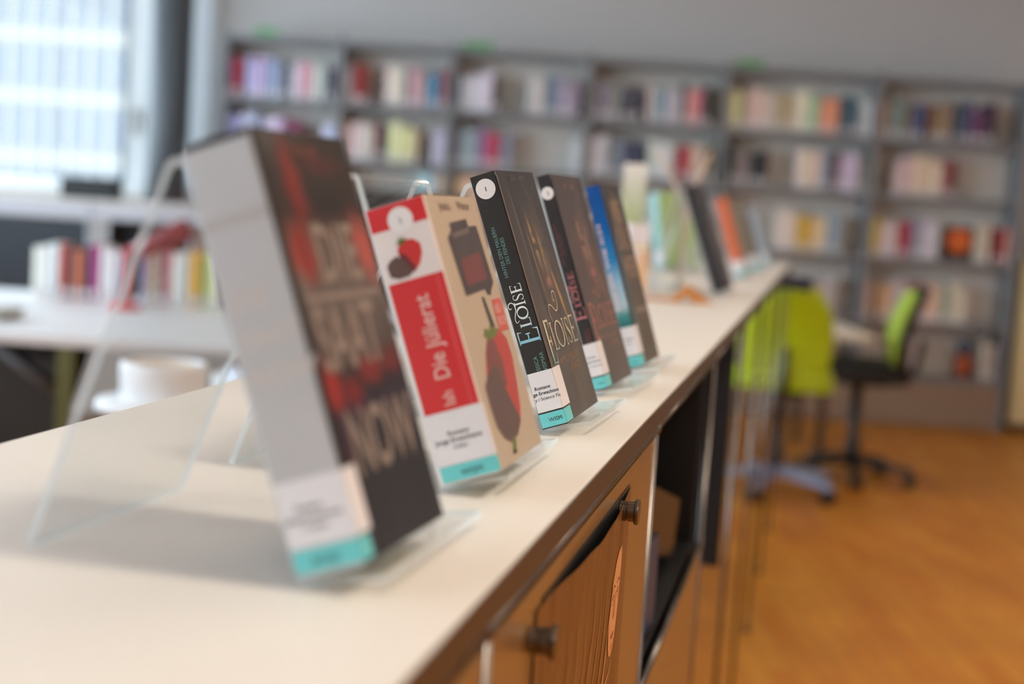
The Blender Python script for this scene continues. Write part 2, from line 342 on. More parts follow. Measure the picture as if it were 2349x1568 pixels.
# round column beside the window
mb = MB(); mb.lathe([(.128, 0), (.128, HC)], 40)
o = mb.build('column', mat('dark_grey_column', (74, 78, 82), .5, var=.04, scale=8)); o.location = room(-2.235, 9.42)
tag(o, 'dark grey round column between the bright window and the bookcase wall', 'column')

# building across the street, seen through the window
FAC = mat('pale_facade', (124, 119, 114), .8, var=.03, scale=.2); FGL = mat('facade_window_glass', (88, 92, 98), .5, spec=.1, var=.08, scale=.3)
ob = empty('office_building', room(0, 90, 0), TH)
mb = MB(); mb.box(-48, -14, 1, 12, -14, 34); mb.build('facade_wall', FAC, ob)
zs = [-5.3 + 3.65*i for i in range(8)]
mb = MB()
for z in zs: mb.box(-48, -14, .8, 1, z-.55, z-.1)
for i in range(29): mb.box(-48+1.2*i-.12, -48+1.2*i+.12, .75, 1, -14, 34)
mb.build('facade_ribs', FAC, ob)
for z in zs:
    for i in range(8, 22):
        u = -48 + 1.2*i
        mb = MB(); mb.box(u+.36, u+.86, .93, 1.0, z+.25, z+2.85); mb.build('window', FGL, ob)
tag(ob, 'pale office block with rows of narrow windows outside the window', 'building')

# ================================================================== DISPLAY COUNTER
XF, XB, ZT = -.1535, -.558, 1.0743
Y0, NB, BW = -.012, 8, .75
ys = [Y0 + BW*i for i in range(NB+1)]             # joints of the tube frame: -0.012, .738, 1.488 ...
top_m = mat('cream_worktop', (224, 220, 212), .42, var=.012, scale=5, spec=.4)
edge_m = mat('brown_metal_edge', (74, 54, 36), .42, .25, var=.06, scale=400)
PANEL = mat('beige_brown_panel', (140, 104, 62), .33, .2, coat=.3, var=.04, scale=6)
ct = empty('display_counter', (0, 0, 0))
mb = MB(); mb.bbox(XB, XF, Y0-.02, ys[-1]+.012, ZT-.018, ZT, .0015); o = mb.build('worktop', [top_m], ct)
mb = MB(); mb.box(XF, XF+.0012, Y0-.02, ys[-1]+.012, ZT-.0205, ZT-.0012); mb.build('front_edge_strip', edge_m, ct)
mb = MB(); mb.box(XB, XF-.004, Y0-.01, ys[-1], ZT-.0215, ZT-.018); mb.build('under_panel', BLACK, ct)
TX, TZ = XF-.0065, ZT-.0290                       # tube axis just under the top
ZL, ZB = .764, .05
TXB = XB+.014
def tube(name, a, b, r=.0046):
    m_ = MB(); m_.tube([a, b], r, 14); return m_.build(name, CHROME, ct)
for i in range(NB):
    tube('front_tube', (TX, ys[i], TZ), (TX, ys[i+1], TZ)); tube('rear_tube', (TXB, ys[i], TZ), (TXB, ys[i+1], TZ))
    if i < 3:
        tube('front_tube', (TX, ys[i], ZL), (TX, ys[i+1], ZL)); tube('front_tube', (TX, ys[i], ZB), (TX, ys[i+1], ZB))
for i in range(NB+1):
    tube('post', (TX, ys[i], 0.012), (TX, ys[i], TZ)); tube('post', (TXB, ys[i], 0.012), (TXB, ys[i], TZ)); tube('cross_tube', (TX, ys[i], TZ), (TXB, ys[i], TZ))
    for zz in ([TZ, ZL, ZB] if i < 4 else [TZ, ZB]):
        m_ = MB(); m_.ball((TX, ys[i], zz), .0068); m_.build('ball_joint', CHROME, ct)
    for xx in (TX, TXB):
        m_ = MB(); m_.lathe([(.012, 0), (.012, .008), (.006, .014)], 14, mtx=Matrix.Translation((xx, ys[i], 0))); m_.build('foot', BLACKP, ct)
def sheet(name, x0, x1, y0, y1, z0, z1, m): 
    m_ = MB(); m_.bbox(x0, x1, y0, y1, z0, z1, .0008); return m_.build(name, m, ct)
sheet('front_panel', TX-.005, TX+.002, ys[0]+.007, ys[1]-.007, ZL+.007, TZ-.0085, PANEL)
sheet('front_panel', TX-.005, TX+.002, ys[1]+.007, ys[2]-.007, ZL+.007, TZ-.0085, PANEL)
for i in range(3):
    sheet('front_panel', TX-.005, TX+.002, ys[i]+.007, ys[i+1]-.007, ZB+.007, ZL-.007, PANEL)
for i in range(4):
    sheet('side_panel', TXB+.012, TX-.012, ys[i]-.003, ys[i]+.003, ZB+.01, TZ-.012, BLACK)
sheet('side_panel', TXB+.012, TX-.012, ys[4]-.003, ys[4]+.003, .55, TZ-.012, BLACK)
for i in range(3):
    sheet('shelf_panel', TXB+.01, TX-.01, ys[i]+.012, ys[i+1]-.012, ZL-.003, ZL+.003, BLACK)
    sheet('rear_panel', TXB-.003, TXB+.003, ys[i]+.012, ys[i+1]-.012, ZB+.012, TZ-.012, BLACK)
tag(ct, 'long cream topped counter on chrome tubes carrying the row of displayed books', 'counter')

# poster held by two chrome standoffs on the closed front
def poster():
    xp = TX+.0022; xs = xp+.0012; y0, y1, zt, zb = .872, 1.2996, 1.0203, .82
    base = streak_mat('poster_print', [(86, 48, 18), (104, 62, 24), (122, 80, 38), (96, 56, 20)], scale=(10, 38, 3), rough=.4, coat=.15, wscale=1.4)
    ny, nz = 32, 14
    def P(y, z):
        t = (y-.9152)/(1.2929-.9152); b = .0070*sin(pi*min(1, max(0, t)))**1.1*math.exp(-max(0, zt-z)/.10)
        return xs + b
    e = empty('poster', (xs, (y0+y1)/2, zb))
    org = Vector((xs, (y0+y1)/2, zb)); vs = []; fs = []
    for lay in (0, -.0006):
        for j in range(nz+1):
            for i in range(ny+1):
                y = y0+(y1-y0)*i/ny; z = zb+(zt-zb)*j/nz
                zz = z - (.0022*sin(pi*i/ny) + .0007*sin(9*pi*i/ny)*sin(pi*i/ny))*(j/nz)**6
                vs.append(Vector((P(y, z)+lay, y, zz))-org)
    k = (ny+1)*(nz+1)
    for j in range(nz):
        for i in range(ny):
            a = j*(ny+1)+i; fs.append((a, a+1, a+ny+2, a+ny+1)); fs.append((k+a, k+a+ny+1, k+a+ny+2, k+a+1))
    m_ = MB(); m_.add(vs, fs, 0, True)
    m_.m = [0 if i % 2 == 0 else 1 for i in range(len(m_.f))]
    m_.build('poster_sheet', [base, mat('poster_back', (30, 27, 25), .8)], e, normals=False)
    m_ = MB(); m_.box(xp-xs, xp-xs+.0007, y0+.02-org.y, y1-.006-org.y, zb+.01-zb, zt+.0030-zb); m_.build('black_backing', BLACK, e)
    pr = Print(lambda a, b, off: Vector((P(a*1.0395, EYE-(EYE-b)*1.0395)+.0004+off*.001, a*1.0395, EYE-(EYE-b)*1.0395))-org)
    skin = mat('print_skin', (224, 158, 110), .4, coat=.2, var=.08, scale=60); dark = mat('print_dark', (120, 66, 30), .45, coat=.2); mid = mat('print_shade', (176, 108, 62), .45, coat=.2)
    face = [(1.2, .9905), (1.18, .9900), (1.165, .9840), (1.156, .9720), (1.152, .9560), (1.1505, .9420), (1.1520, .9280), (1.1570, .9150), (1.1650, .9060), (1.1760, .9030), (1.1870, .9070), (1.1950, .9160), (1.2010, .9300), (1.2045, .9450), (1.2060, .9600), (1.2065, .9740), (1.2050, .9840)]
    def grid_face(pts, m, off):                      # cut in strips so the print follows the curved sheet
        pr.fine(pts, m, off)
    grid_face(face, skin, .1)
    pr.poly([(1.154, .962), (1.165, .9655), (1.172, .963), (1.172, .9615), (1.164, .9635), (1.155, .9605)], dark, .25)
    pr.poly([(1.183, .963), (1.192, .9655), (1.203, .962), (1.202, .9605), (1.192, .9635), (1.183, .9615)], dark, .25)
    for cy in (1.1635, 1.1925):
        pr.poly([(cy-.0062, .9545), (cy, .9578), (cy+.0062, .9545), (cy, .9522)], dark, .25); pr.disc(cy, .955, .0017, skin, .35, n=10); pr.stroke([(cy-.007, .951), (cy, .9487), (cy+.007, .951)], .0009, mid, .25)
    pr.poly([(1.176, .957), (1.1795, .957), (1.1835, .936), (1.178, .9335), (1.1715, .936)], mid, .2)
    pr.poly([(1.1675, .9205), (1.174, .923), (1.178, .922), (1.182, .923), (1.188, .9205), (1.178, .9165)], mat('print_lips', (170, 84, 54), .4, coat=.2), .25)
    pr.stroke([(1.1675, .9205), (1.178, .9203), (1.188, .9205)], .0008, dark, .35); pr.disc(1.178, .911, .003, mid, .25, n=12)
    pr.stroke([(1.150, .915), (1.140, .903), (1.1345, .893), (1.140, .886), (1.156, .8855), (1.172, .889), (1.186, .897)], [.0015, .004, .006, .005, .003, .0025, .001], skin, .15)
    for q in range(10):
        yy = .85+.033*q; pr.stroke([(yy+.006*sin(k*.45), .99-.01*(q % 3)-.008*k) for k in range(20)], [.001+.004*sin(pi*k/19) for k in range(20)], mat('print_streak', (176, 116, 62), .4, coat=.2), .1)
    pr.build('portrait_print', e)
    tag(e, 'brown printed poster with a face, its top edge curling off the counter front', 'poster')
poster()
def standoff(y, z, label):
    e = empty('standoff_knob', (TX+.0036, y, z))
    R = Matrix.Rotation(pi/2, 4, 'Y')
    m_ = MB(); m_.lathe([(.0085, 0), (.0085, .0056), (.0076, .006), (.0076, .0068), (.0085, .0072), (.0085, .0122)], 40, mtx=R, smooth=False); m_.build('barrel', mat('brushed_nickel', (120, 110, 98), .28, 1.0, var=.04, scale=200), e)
    m_ = MB(); m_.lathe([(.0085, .0122), (.0104, .0126), (.0109, .0136), (.0109, .0152), (.0102, .0162), (.006, .0166)], 40, mtx=R, smooth=False); m_.build('cap', CHROME, e)
    tag(e, label, 'knob', 'knobs on the poster corners')
standoff(1.2314, 1.0120, 'round metal standoff knob at the poster far top corner')
standoff(.8536, 1.0078, 'round metal standoff knob at the near top corner, close to the lower picture edge')

# magazines in the open compartment of the counter
def slab(name, mats, w, t, h, mtx, label, cat, group=None):
    e = empty(name, mtx=mtx)
    m_ = MB(); m_.box(0, w, -t, -t+.0006, 0, h); m_.box(0, w, -.0006, 0, 0, h); m_.box(-.0006, 0, -t, 0, 0, h); m_.build('cover', mats[0], e)
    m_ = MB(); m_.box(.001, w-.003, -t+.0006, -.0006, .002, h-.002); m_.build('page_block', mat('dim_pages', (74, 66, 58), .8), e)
    return tag(e, label, cat, group)
ZS = ZL+.009
slab('magazine', [streak_mat('magazine_brown', [(6, 5, 5), (20, 15, 14), (12, 8, 11), (15, 11, 9)], (8, 8, 20))], .19, .006, .085, Matrix.Translation((-.186, 2.08, ZS)) @ Matrix.Rotation(radians(-98), 4, 'Z') @ Matrix.Rotation(radians(-16), 4, 'Y'), 'brown patterned magazine leaning inside the open black compartment', 'magazine')
slab('magazine', [mat('magazine_blue', (14, 48, 84), .4)], .16, .02, .11, Matrix.Translation((-.172, 1.74, ZS)) @ Matrix.Rotation(radians(-95), 4, 'Z'), 'dark blue magazine standing low in the open black compartment', 'magazine')

# ================================================================== BOOKS ON ACRYLIC STANDS
# back-bottom point of each book (x, y), yaw, lean, spin, height, cover width, thickness, all measured in metres and radians
BOOKS = [dict(o=(-.2037, .6670, 1.0912), yaw=.0419, lean=.3384, spin=.0015, h=.2158, w=.1241, t=.0367, bb=(-.2383, .6684)),
         dict(o=(-.1961, .9224, 1.0934), yaw=.0078, lean=.3438, spin=.003, h=.1843, w=.1324, t=.0410, bb=(-.2347, .9227)),
         dict(o=(-.2007, 1.1977, 1.0865), yaw=.0378, lean=.3524, spin=-.0184, h=.2159, w=.1345, t=.0221, bb=(-.2214, 1.1985)),
         dict(o=(-.2085, 1.4700, 1.0844), yaw=.0525, lean=.3401, spin=-.0029, h=.2220, w=.1353, t=.0138, bb=(-.2215, 1.4707)),
         dict(o=(-.2010, 1.6911, 1.0858), yaw=.0298, lean=.3140, spin=.007, h=.2128, w=.1310, t=.0161, bb=(-.2163, 1.6916))]
def book_matrix(o, yaw, lean, spin=0.0):
    v = Vector((sin(yaw), cos(yaw), 0)); n = Vector((cos(yaw), -sin(yaw), 0)); z = Vector((0, 0, 1))
    up = cos(lean)*z - sin(lean)*n; nn = cos(lean)*n + sin(lean)*z
    up, v = cos(spin)*up + sin(spin)*v, cos(spin)*v - sin(spin)*up
    m = Matrix((v, up, nn)).transposed().to_4x4(); m.translation = Vector(o); return m
def stand(bb, yaw, lean, L, eps, y0, width, label, apex=.2055, foot=-.152, zt=ZT):
    """bent clear sheet: lip, front plate, fold, rear leg; local X towards the aisle, Y along the counter"""
    T = .0038; n2 = lambda a: Vector((-sin(a), cos(a))); nl = n2(eps); npv = Vector((cos(lean), sin(lean)))
    c = Vector((-.0011, .0043))
    det = nl.x*npv.y-nl.y*npv.x; a = Vector(((npv.y-nl.y)/det, (nl.x-npv.x)/det))
    P = [c + Vector((cos(eps), sin(eps)))*L - nl*T/2, c - a*T/2]
    upd = Vector((-sin(lean), cos(lean))); r = .006
    pl = (apex - r - .004)/cos(lean); top = P[1] + upd*pl
    O = top - npv*r; beta = 0.35
    for _ in range(20):
        E = O + r*Vector((-cos(beta), sin(beta))); beta = atan2(E.x-foot, E.y-T*.55)
    a0, a1 = lean, pi-beta
    P += [O + r*Vector((cos(a0+(a1-a0)*i/8), sin(a0+(a1-a0)*i/8))) for i in range(9)]
    P.append(Vector((foot, T*.55)))
    A = []; B = []
    for i, p in enumerate(P):
        d0 = (p-P[i-1]).normalized() if i else (P[1]-P[0]).normalized(); d1 = (P[i+1]-p).normalized() if i < len(P)-1 else d0
        n = Vector((-(d0+d1).y, (d0+d1).x)).normalized(); k = T/2/max(.5, n.dot(Vector((-d0.y, d0.x)))); A.append(p+n*k); B.append(p-n*k)
    e = empty('acrylic_book_stand', (bb[0], bb[1], zt), -yaw)
    m_ = MB(); n = len(P)
    vs = [(q.x, y, q.y) for y in (y0, y0+width) for q in A+B]; h = 2*n; fs = []; ms = []
    for i in range(n-1):
        fs += [(i, i+1, i+1+h, i+h), (n+i, n+i+h, n+i+1+h, n+i+1)]; ms += [0, 0]
        fs += [(i, n+i, n+i+1, i+1), (h+i, h+i+1, h+n+i+1, h+n+i)]; ms += [1, 1]
    fs += [(0, h, h+n, n), (n-1, n+n-1, h+n+n-1, h+n-1)]; ms += [1, 1]
    m_.add(vs, fs, 0); m_.m = ms; m_.build('folded_sheet', [ACRYL, ACEDGE], e)
    return tag(e, label, 'book stand', 'clear book stands on the counter')
class Book:
    def __init__(self, name, label, M, h, w, t, cover_m, spine_m, back_m=None, group=None, cat='book'):
        self.h, self.w, self.t = h, w, t
        e = self.e = empty(name, mtx=M); th = .0007
        m_ = MB(); r = .0012
        m_.box(r, w, 0, h, -th, 0, 0); m_.box(r, w, 0, h, -t, -t+th, 2 if back_m else 0)
        m_.box(0, th, 0, h, -t+r, -r, 1)
        for s, z, mi in ((1, 0, 1), (-1, -t, 1)):            # rounded spine corners
            pts = [(r-r*cos(a), z-s*(r-r*sin(a))) for a in [i*pi/8 for i in range(5)]]; inn = [(r-(r-th)*cos(a), z-s*(r-(r-th)*sin(a))) for a in [i*pi/8 for i in range(4, -1, -1)]]
            po = pts+inn; n = len(po); vs = [(p[0], y, p[1]) for y in (0, h) for p in po]
            m_.add(vs, [(i, i+1, i+1+n, i+n) for i in range(4)] + [(i, i+1, i+1+n, i+n) for i in range(5, 9)], mi, True)
        m_.build('cover', [cover_m, spine_m] + ([back_m] if back_m else []), e)
        m_ = MB(); m_.box(.0012, w-.002, .0012, h-.0012, -t+th, -th); m_.build('page_block', PAGES, e)
        tag(e, label, cat, group)
    def cov(self): return Print(lambda a, b, off: (a*.001, b*.001, off*.001))
    def spi(self): return Print(lambda a, b, off: (-off*.001, b*.001, a*.001))
    def labels(self, z0, z1, y_teal, y_white, wrap, lines, mark, sz=3.2, cx=None, seam=True, wrapw=None):
        """shelf label round the spine and onto the cover, teal signature strip under it"""
        t = self.t*1000; wrapw = wrapw or wrap
        for nm, (a, b), m, wr in (('spine_label', y_white, LABEL, wrapw), ('signature_strip', y_teal, TEAL, wrap)):
            s = self.spi(); s.rect(z0, -.9, a, b, m, .25)
            s.poly([(-.9, a), (0.05, a), (0.05, b), (-.9, b)], m, .05)
            c = self.cov(); c.rect(.0, wr, a, b, m, .28)
            s.mb.add(c.mb.v, c.mb.f, 0)
            s.mb.add([(-.00025, a*.001, -.0009), (-.0001, a*.001, -.0001), (.0004, a*.001, .00028), (-.00025, b*.001, -.0009), (-.0001, b*.001, -.0001), (.0004, b*.001, .00028)], [(0, 1, 4, 3), (1, 2, 5, 4)], 0)
            o = s.build(nm, self.e)
            q = self.spi()
            if nm == 'spine_label':
                for txt, zz, yy, size, bold in lines: q.text(txt, size, zz, yy, INK, off=.4, bold=bold)
            else: q.text(mark[0], mark[3], mark[1], mark[2], INK, off=.4)
            if q.mb.f: q.build('label_lettering', o)

# --- serif display capitals (E L O I S E), unit height 1, returned as strokes
def serif(pr, ch, a, b, H, Wd, m, ux, uy, thick=.13, thin=.05, off=.35):
    """ch drawn in a box Wd x H from origin (a,b); ux, uy = letter axes on the print plane"""
    def pt(x, y): return (a+ux[0]*x*Wd+uy[0]*y*H, b+ux[1]*x*Wd+uy[1]*y*H)
    def st(pts, ws): pr.stroke([pt(*p) for p in pts], [w*H for w in ws], m, off)
    th = thick*min(1, Wd/H*1.6)
    if ch == 'E':
        st([(.2, 0), (.2, 1)], [th, th]); st([(.02, .975), (.86, .975)], [thin]*2); st([(.02, .025), (.9, .025)], [thin]*2); st([(.2, .52), (.68, .52)], [thin]*2)
        st([(.86, 1), (.84, .78)], [.07, .01]); st([(.9, 0), (.97, .26)], [.08, .01]); st([(.68, .63), (.68, .41)], [.05, .05])
    elif ch == 'L':
        st([(.22, 0), (.22, 1)], [th, th]); st([(.02, .975), (.45, .975)], [thin]*2); st([(.02, .025), (.9, .025)], [thin]*2); st([(.9, 0), (.97, .28)], [.08, .01])
    elif ch == 'I':
        st([(.5, 0), (.5, 1)], [th, th]); st([(.15, .975), (.85, .975)], [thin]*2); st([(.15, .025), (.85, .025)], [thin]*2)
    elif ch == 'O':
        n = 28; P_ = [(.5+.46*cos(2*pi*i/n), .5+.47*sin(2*pi*i/n)) for i in range(n+1)]
        st(P_, [thin+(th-thin)*abs(cos(2*pi*i/n))**1.3 for i in range(n+1)])
    elif ch == 'S':
        P_ = [(.82, .80), (.72, .93), (.5, .975), (.28, .92), (.2, .76), (.3, .62), (.52, .51), (.74, .38), (.82, .23), (.7, .07), (.46, .025), (.24, .09), (.14, .24)]
        st(P_, [.02, .05, .05, .06, .09, .12, .13, .12, .09, .06, .05, .05, .02]); st([(.84, .95), (.82, .70)], [.03, .03]); st([(.12, .05), (.14, .30)], [.03, .03])
def swirl(pr, pts, w, m, off=.35):
    out = []
    for i in range(len(pts)-1):
        p0, p1, p2, p3 = pts[max(i-1, 0)], pts[i], pts[i+1], pts[min(i+2, len(pts)-1)]
        for k in range(5):
            t = k/5; out.append(tuple(.5*(2*p1[j]+(p2[j]-p0[j])*t+(2*p0[j]-5*p1[j]+4*p2[j]-p3[j])*t*t+(3*p1[j]-p0[j]-3*p2[j]+p3[j])*t**3) for j in (0, 1)))
    out.append(pts[-1]); n = len(out); pr.stroke(out, [w*(.55+.45*sin(pi*i/(n-1))) for i in range(n)], m, off)

SPEC = [(.0435, radians(8), .010, .168), (.043, radians(14), .016, .168), (.0385, radians(13), .022, .165), (.038, radians(11), .012, .16), (.034, radians(14), -.006, .16)]
SLAB = ['clear acrylic stand nearest the camera, under the thick grey spined book', 'clear acrylic stand under the strawberry book with the red spine', 'clear acrylic stand under the sharp black spined book with pale title', 'clear acrylic stand under the black spined book with pink title', 'clear acrylic stand under the thin book with the blue spine']
for B, (L_, ep, y0_, wd), lb in zip(BOOKS, SPEC, SLAB):
    stand(B['bb'], B['yaw'], B['lean'], L_, ep, y0_, wd, lb)
def mk(k, name, label, cm, sm, bm_=None):
    B = BOOKS[k]; return Book(name, label, book_matrix(B['o'], B['yaw'], B['lean'], B['spin']), B['h'], B['w'], B['t'], cm, sm, bm_)

# --- 1: thick book, silver spine, dark cover with red glow
def book_one():
    R_ = (118, 26, 20)
    cm = painted_mat('cover_dark_red', [(0, (38, 37, 39)), (.2, (36, 34, 37)), (.34, (44, 34, 44)), (.4, (38, 24, 26)), (.48, (84, 72, 68)), (.6, (98, 88, 82)), (.72, (92, 78, 70)), (.8, (44, 26, 22)), (.9, (34, 26, 22)), (1, (34, 28, 24))],
        [(36, 188, 16, 30, .1, R_, .85), (80, 200, 40, 10, 0, (70, 26, 22), .8), (78, 180, 34, 8, 0, (22, 16, 14), .8), (26, 153, 21, 22, .3, (140, 40, 32), .95), (112, 154, 20, 26, 0, (164, 74, 66), .9), (14, 84, 22, 16, 0, (150, 36, 28), .95), (44, 80, 20, 12, 0, R_, .8), (74, 90, 24, 10, 0, (124, 34, 28), .8), (108, 92, 22, 10, 0, (110, 30, 28), .8), (60, 72, 40, 9, 0, (46, 34, 52), .7), (14, 46, 10, 40, 0, (70, 30, 50), .6)], .216, streak=(60, 14, 1), amt=.25, rough=.4, spec=.18, coat=.08, dist=.25)
    sm = mat('spine_silver', (186, 184, 184), .34, .25, coat=.3, var=.05, scale=25)
    bk = mk(0, 'paperback_book', 'thick book with silver grey spine and dark red cover, blurred at the front', cm, sm)
    red = mat('print_red', (150, 34, 26), .42, spec=.2, var=.15, scale=60); grey = mat('print_grey', (132, 118, 109), .42, spec=.2, var=.06); dk = mat('print_black', (30, 25, 24), .42, spec=.2)
    pr = bk.cov()
    pr.poly([(0, 0), (9, 0), (9, 215.5), (0, 215.5)], dk, .1)
    pr.build('cover_picture', bk.e)
    for s, size, x, y, m in (('DIE', 42, 40, 138, grey), ('SAAT', 46, 14, 93, grey), ('NOW', 46, 20, 40, grey)):
        pr = bk.cov(); pr.text(s, size, x, y, m, off=.25, bold=.02, sx=.78 if s != 'DIE' else .95); pr.build('title_lettering', bk.e)
    pr = bk.cov()
    pr.rect(14, 116, 128, 131, grey, .2); pr.build('title_rule', bk.e); pr = bk.cov(); pr.text('THRILLER', 9, 40, 203, mat('print_dim', (120, 60, 52), .4), off=.25)
    pr.build('author_lettering', bk.e)
    sp = bk.spi(); ss = mat('spine_print', (200, 188, 180), .4, .15, coat=.2)
    for i, s in enumerate(('DIE', 'SAAT', 'NOW')): sp.text(s, 13, -32, 132-19*i, ss, off=.2, bold=.02)
    sp.build('spine_lettering', bk.e); sp = bk.spi()
    sp.rect(-36, -1.5, 172, 178, mat('spine_band', (176, 170, 166), .35, .25, coat=.3), .12); sp.build('spine_band', bk.e); sp = bk.spi(); sp.poly([(-36, 212), (-1, 212), (-1, 215.5), (-36, 215.5)], dk, .15)
    sp.build('spine_band', bk.e)
    bk.labels(-36, 0, (2, 13.5), (14.6, 47), 12, [('Romane', -28, 32, 4.2, .012), ('Junge Erwachsene', -35, 27, 4.2, .012), ('Thriller', -26, 22, 4.2, 0)], ('ROSE', -26, 5, 6), wrapw=17)
book_one()

# --- 2: strawberry book, red spine, beige cover
def book_two():
    cm = mat('cover_beige', (186, 168, 144), .36, coat=.3, var=.03, scale=20)
    red = mat('print_bright_red', (206, 34, 40), .34, coat=.35, var=.03); wh = mat('spine_offwhite', (226, 216, 212), .4, coat=.3, var=.02)
    bk = mk(1, 'paperback_book', 'strawberry book with red and white spine and beige cover', cm, wh)
    choc = mat('print_chocolate', (92, 66, 58), .38, coat=.3, var=.08, scale=60); dk = mat('print_dark_brown', (58, 46, 44), .38, coat=.3, var=.1, scale=50); berry = mat('print_strawberry', (182, 58, 46), .38, coat=.3, var=.2, scale=120); green = mat('print_leaf', (104, 116, 44), .4, coat=.3); pinkw = mat('print_pale_pink', (226, 178, 168), .4, coat=.3)
    sp = bk.spi(); t = 41
    sp.rect(-38.5, -.9, 46.5, 134, red, .15); sp.rect(-7, -4, 46.5, 134, mat('print_red_light', (212, 62, 66), .34, coat=.35), .2); sp.build('red_band', bk.e)
    sp = bk.spi(); sp.rect(-40, -.9, 168.5, 184, red, .15); sp.build('red_band', bk.e)
    sp = bk.spi(); sp.disc(-19, 172.5, 8.6, PAPER, .3); sp.text('2', 5, -20.4, 170.6, INK, off=.4); sp.build('number_sticker', bk.e); sp = bk.spi()
    straw = [(-20, 159.5), (-14.5, 159), (-10.5, 155), (-10.8, 149), (-14, 142.5), (-19, 138), (-23, 141.5), (-26, 148), (-26.5, 154), (-24, 158)]
    sp.poly(straw, mat('print_berry_red', (200, 38, 34), .36, coat=.3, var=.15, scale=150), .2)
    sp.poly([(-26, 153), (-21.5, 150), (-17, 141), (-19, 138), (-23, 141.5), (-26, 148)], mat('print_berry_dark', (108, 32, 40), .36, coat=.3), .25)
    sp.poly([(-36, 146), (-33, 149), (-28, 151), (-24, 147), (-19.8, 138.5), (-23, 136.4), (-30, 136), (-35.5, 138.5)], choc, .3)
    for q in range(5):
        aa = radians(40+35*q); sp.poly([(-22+1.2*cos(aa+1.5), 158+1.2*sin(aa+1.5)), (-22+5.2*cos(aa), 158+5.2*sin(aa)), (-22-1.2*cos(aa+1.5), 158-1.2*sin(aa+1.5))], green, .35)
    sp.build('strawberry_picture', bk.e); sp = bk.spi()
    for tx, sz, yy, zz in (('Die', 15, 66.5, -14.6), ('Jülierat', 15, 88, -14.6), ('Ish', 11, 49, -16)): sp.text(tx, sz, zz, yy, pinkw, dirx=(0, 1), diry=(-1, 0), off=.35, bold=.012, sx=.82)
    sp.build('title_lettering', bk.e)
    pr = bk.cov()
    pr.text('Jessica', 9, 30, 174, choc, off=.2, sx=1.2); pr.build('author_lettering', bk.e); pr = bk.cov(); pr.text('Wismar', 9, 76, 174.4, choc, off=.2, sx=1.2); pr.build('author_lettering', bk.e); pr = bk.cov()
    pr.poly([(30, 155), (44, 160), (43, 165), (92, 168), (93, 162.5), (116, 163), (121, 121), (108, 115.5), (104, 112), (94, 113), (90, 117), (36, 114.6)], dk, .12)
    pr.poly([(44, 158), (92, 162), (92, 158), (44, 154)], mat('print_box_grey', (96, 84, 78), .38, coat=.3), .2); pr.poly([(48, 140), (104, 144), (106, 124), (46, 121)], mat('print_box_red', (112, 50, 44), .38, coat=.3, var=.25, scale=60), .2)
    pr.build('box_picture', bk.e); pr = bk.cov()
    pr.poly([(65, 87), (80, 91), (98, 88), (114, 80), (116, 66), (108, 47), (100, 32), (88, 21), (70, 14.2), (48, 13), (34, 17.5), (24, 27), (22, 42), (30, 58), (44, 74)], berry, .15)
    pr.poly([(20, 54), (38, 62), (52, 66), (66, 62), (72, 48), (82, 34), (90, 23), (72, 14.6), (48, 12.6), (34, 17), (23, 26), (20, 40)], choc, .22); pr.poly([(46, 74), (60, 84), (76, 82), (84, 66), (80, 50), (72, 48), (66, 62), (52, 66), (40, 63)], mat('print_berry_shade', (120, 62, 52), .38, coat=.3, var=.3, scale=150), .2)
    pr.poly([(52, 86), (60, 91), (70, 88.5), (80, 94), (86, 89), (98, 88), (86, 84), (66, 82)], green, .25); pr.poly([(75, 112), (82, 112), (90, 90), (79, 90)], dk, .25)
    pr.poly([(53, 15), (64, 14.4), (56, 4.6), (45, 5.4)], green, .25); pr.poly([(47, 7), (57, 6.5), (55, 4), (44, 4.6)], dk, .3)
    pr.build('strawberry_picture', bk.e); pr = bk.cov()
    pr.rect(100, 128, 85.5, 109, mat('print_badge', (196, 84, 72), .4, coat=.3), .2)
    for i, s in enumerate(('NEU', 'BUCH')): pr.text(s, 9, 103, 99-9*i, pinkw, off=.3, bold=.01)
    pr.build('red_badge', bk.e)
    bk.labels(-38.5, 0, (1, 11.5), (12.4, 46), 4.5, [('Romane', -27, 30.5, 4.4, .012), ('Junge Erwachsene', -36.5, 26, 4.4, .012), ('Liebe', -25, 21.5, 4.2, 0)], ('WISM', -25, 3.6, 6))
book_two()

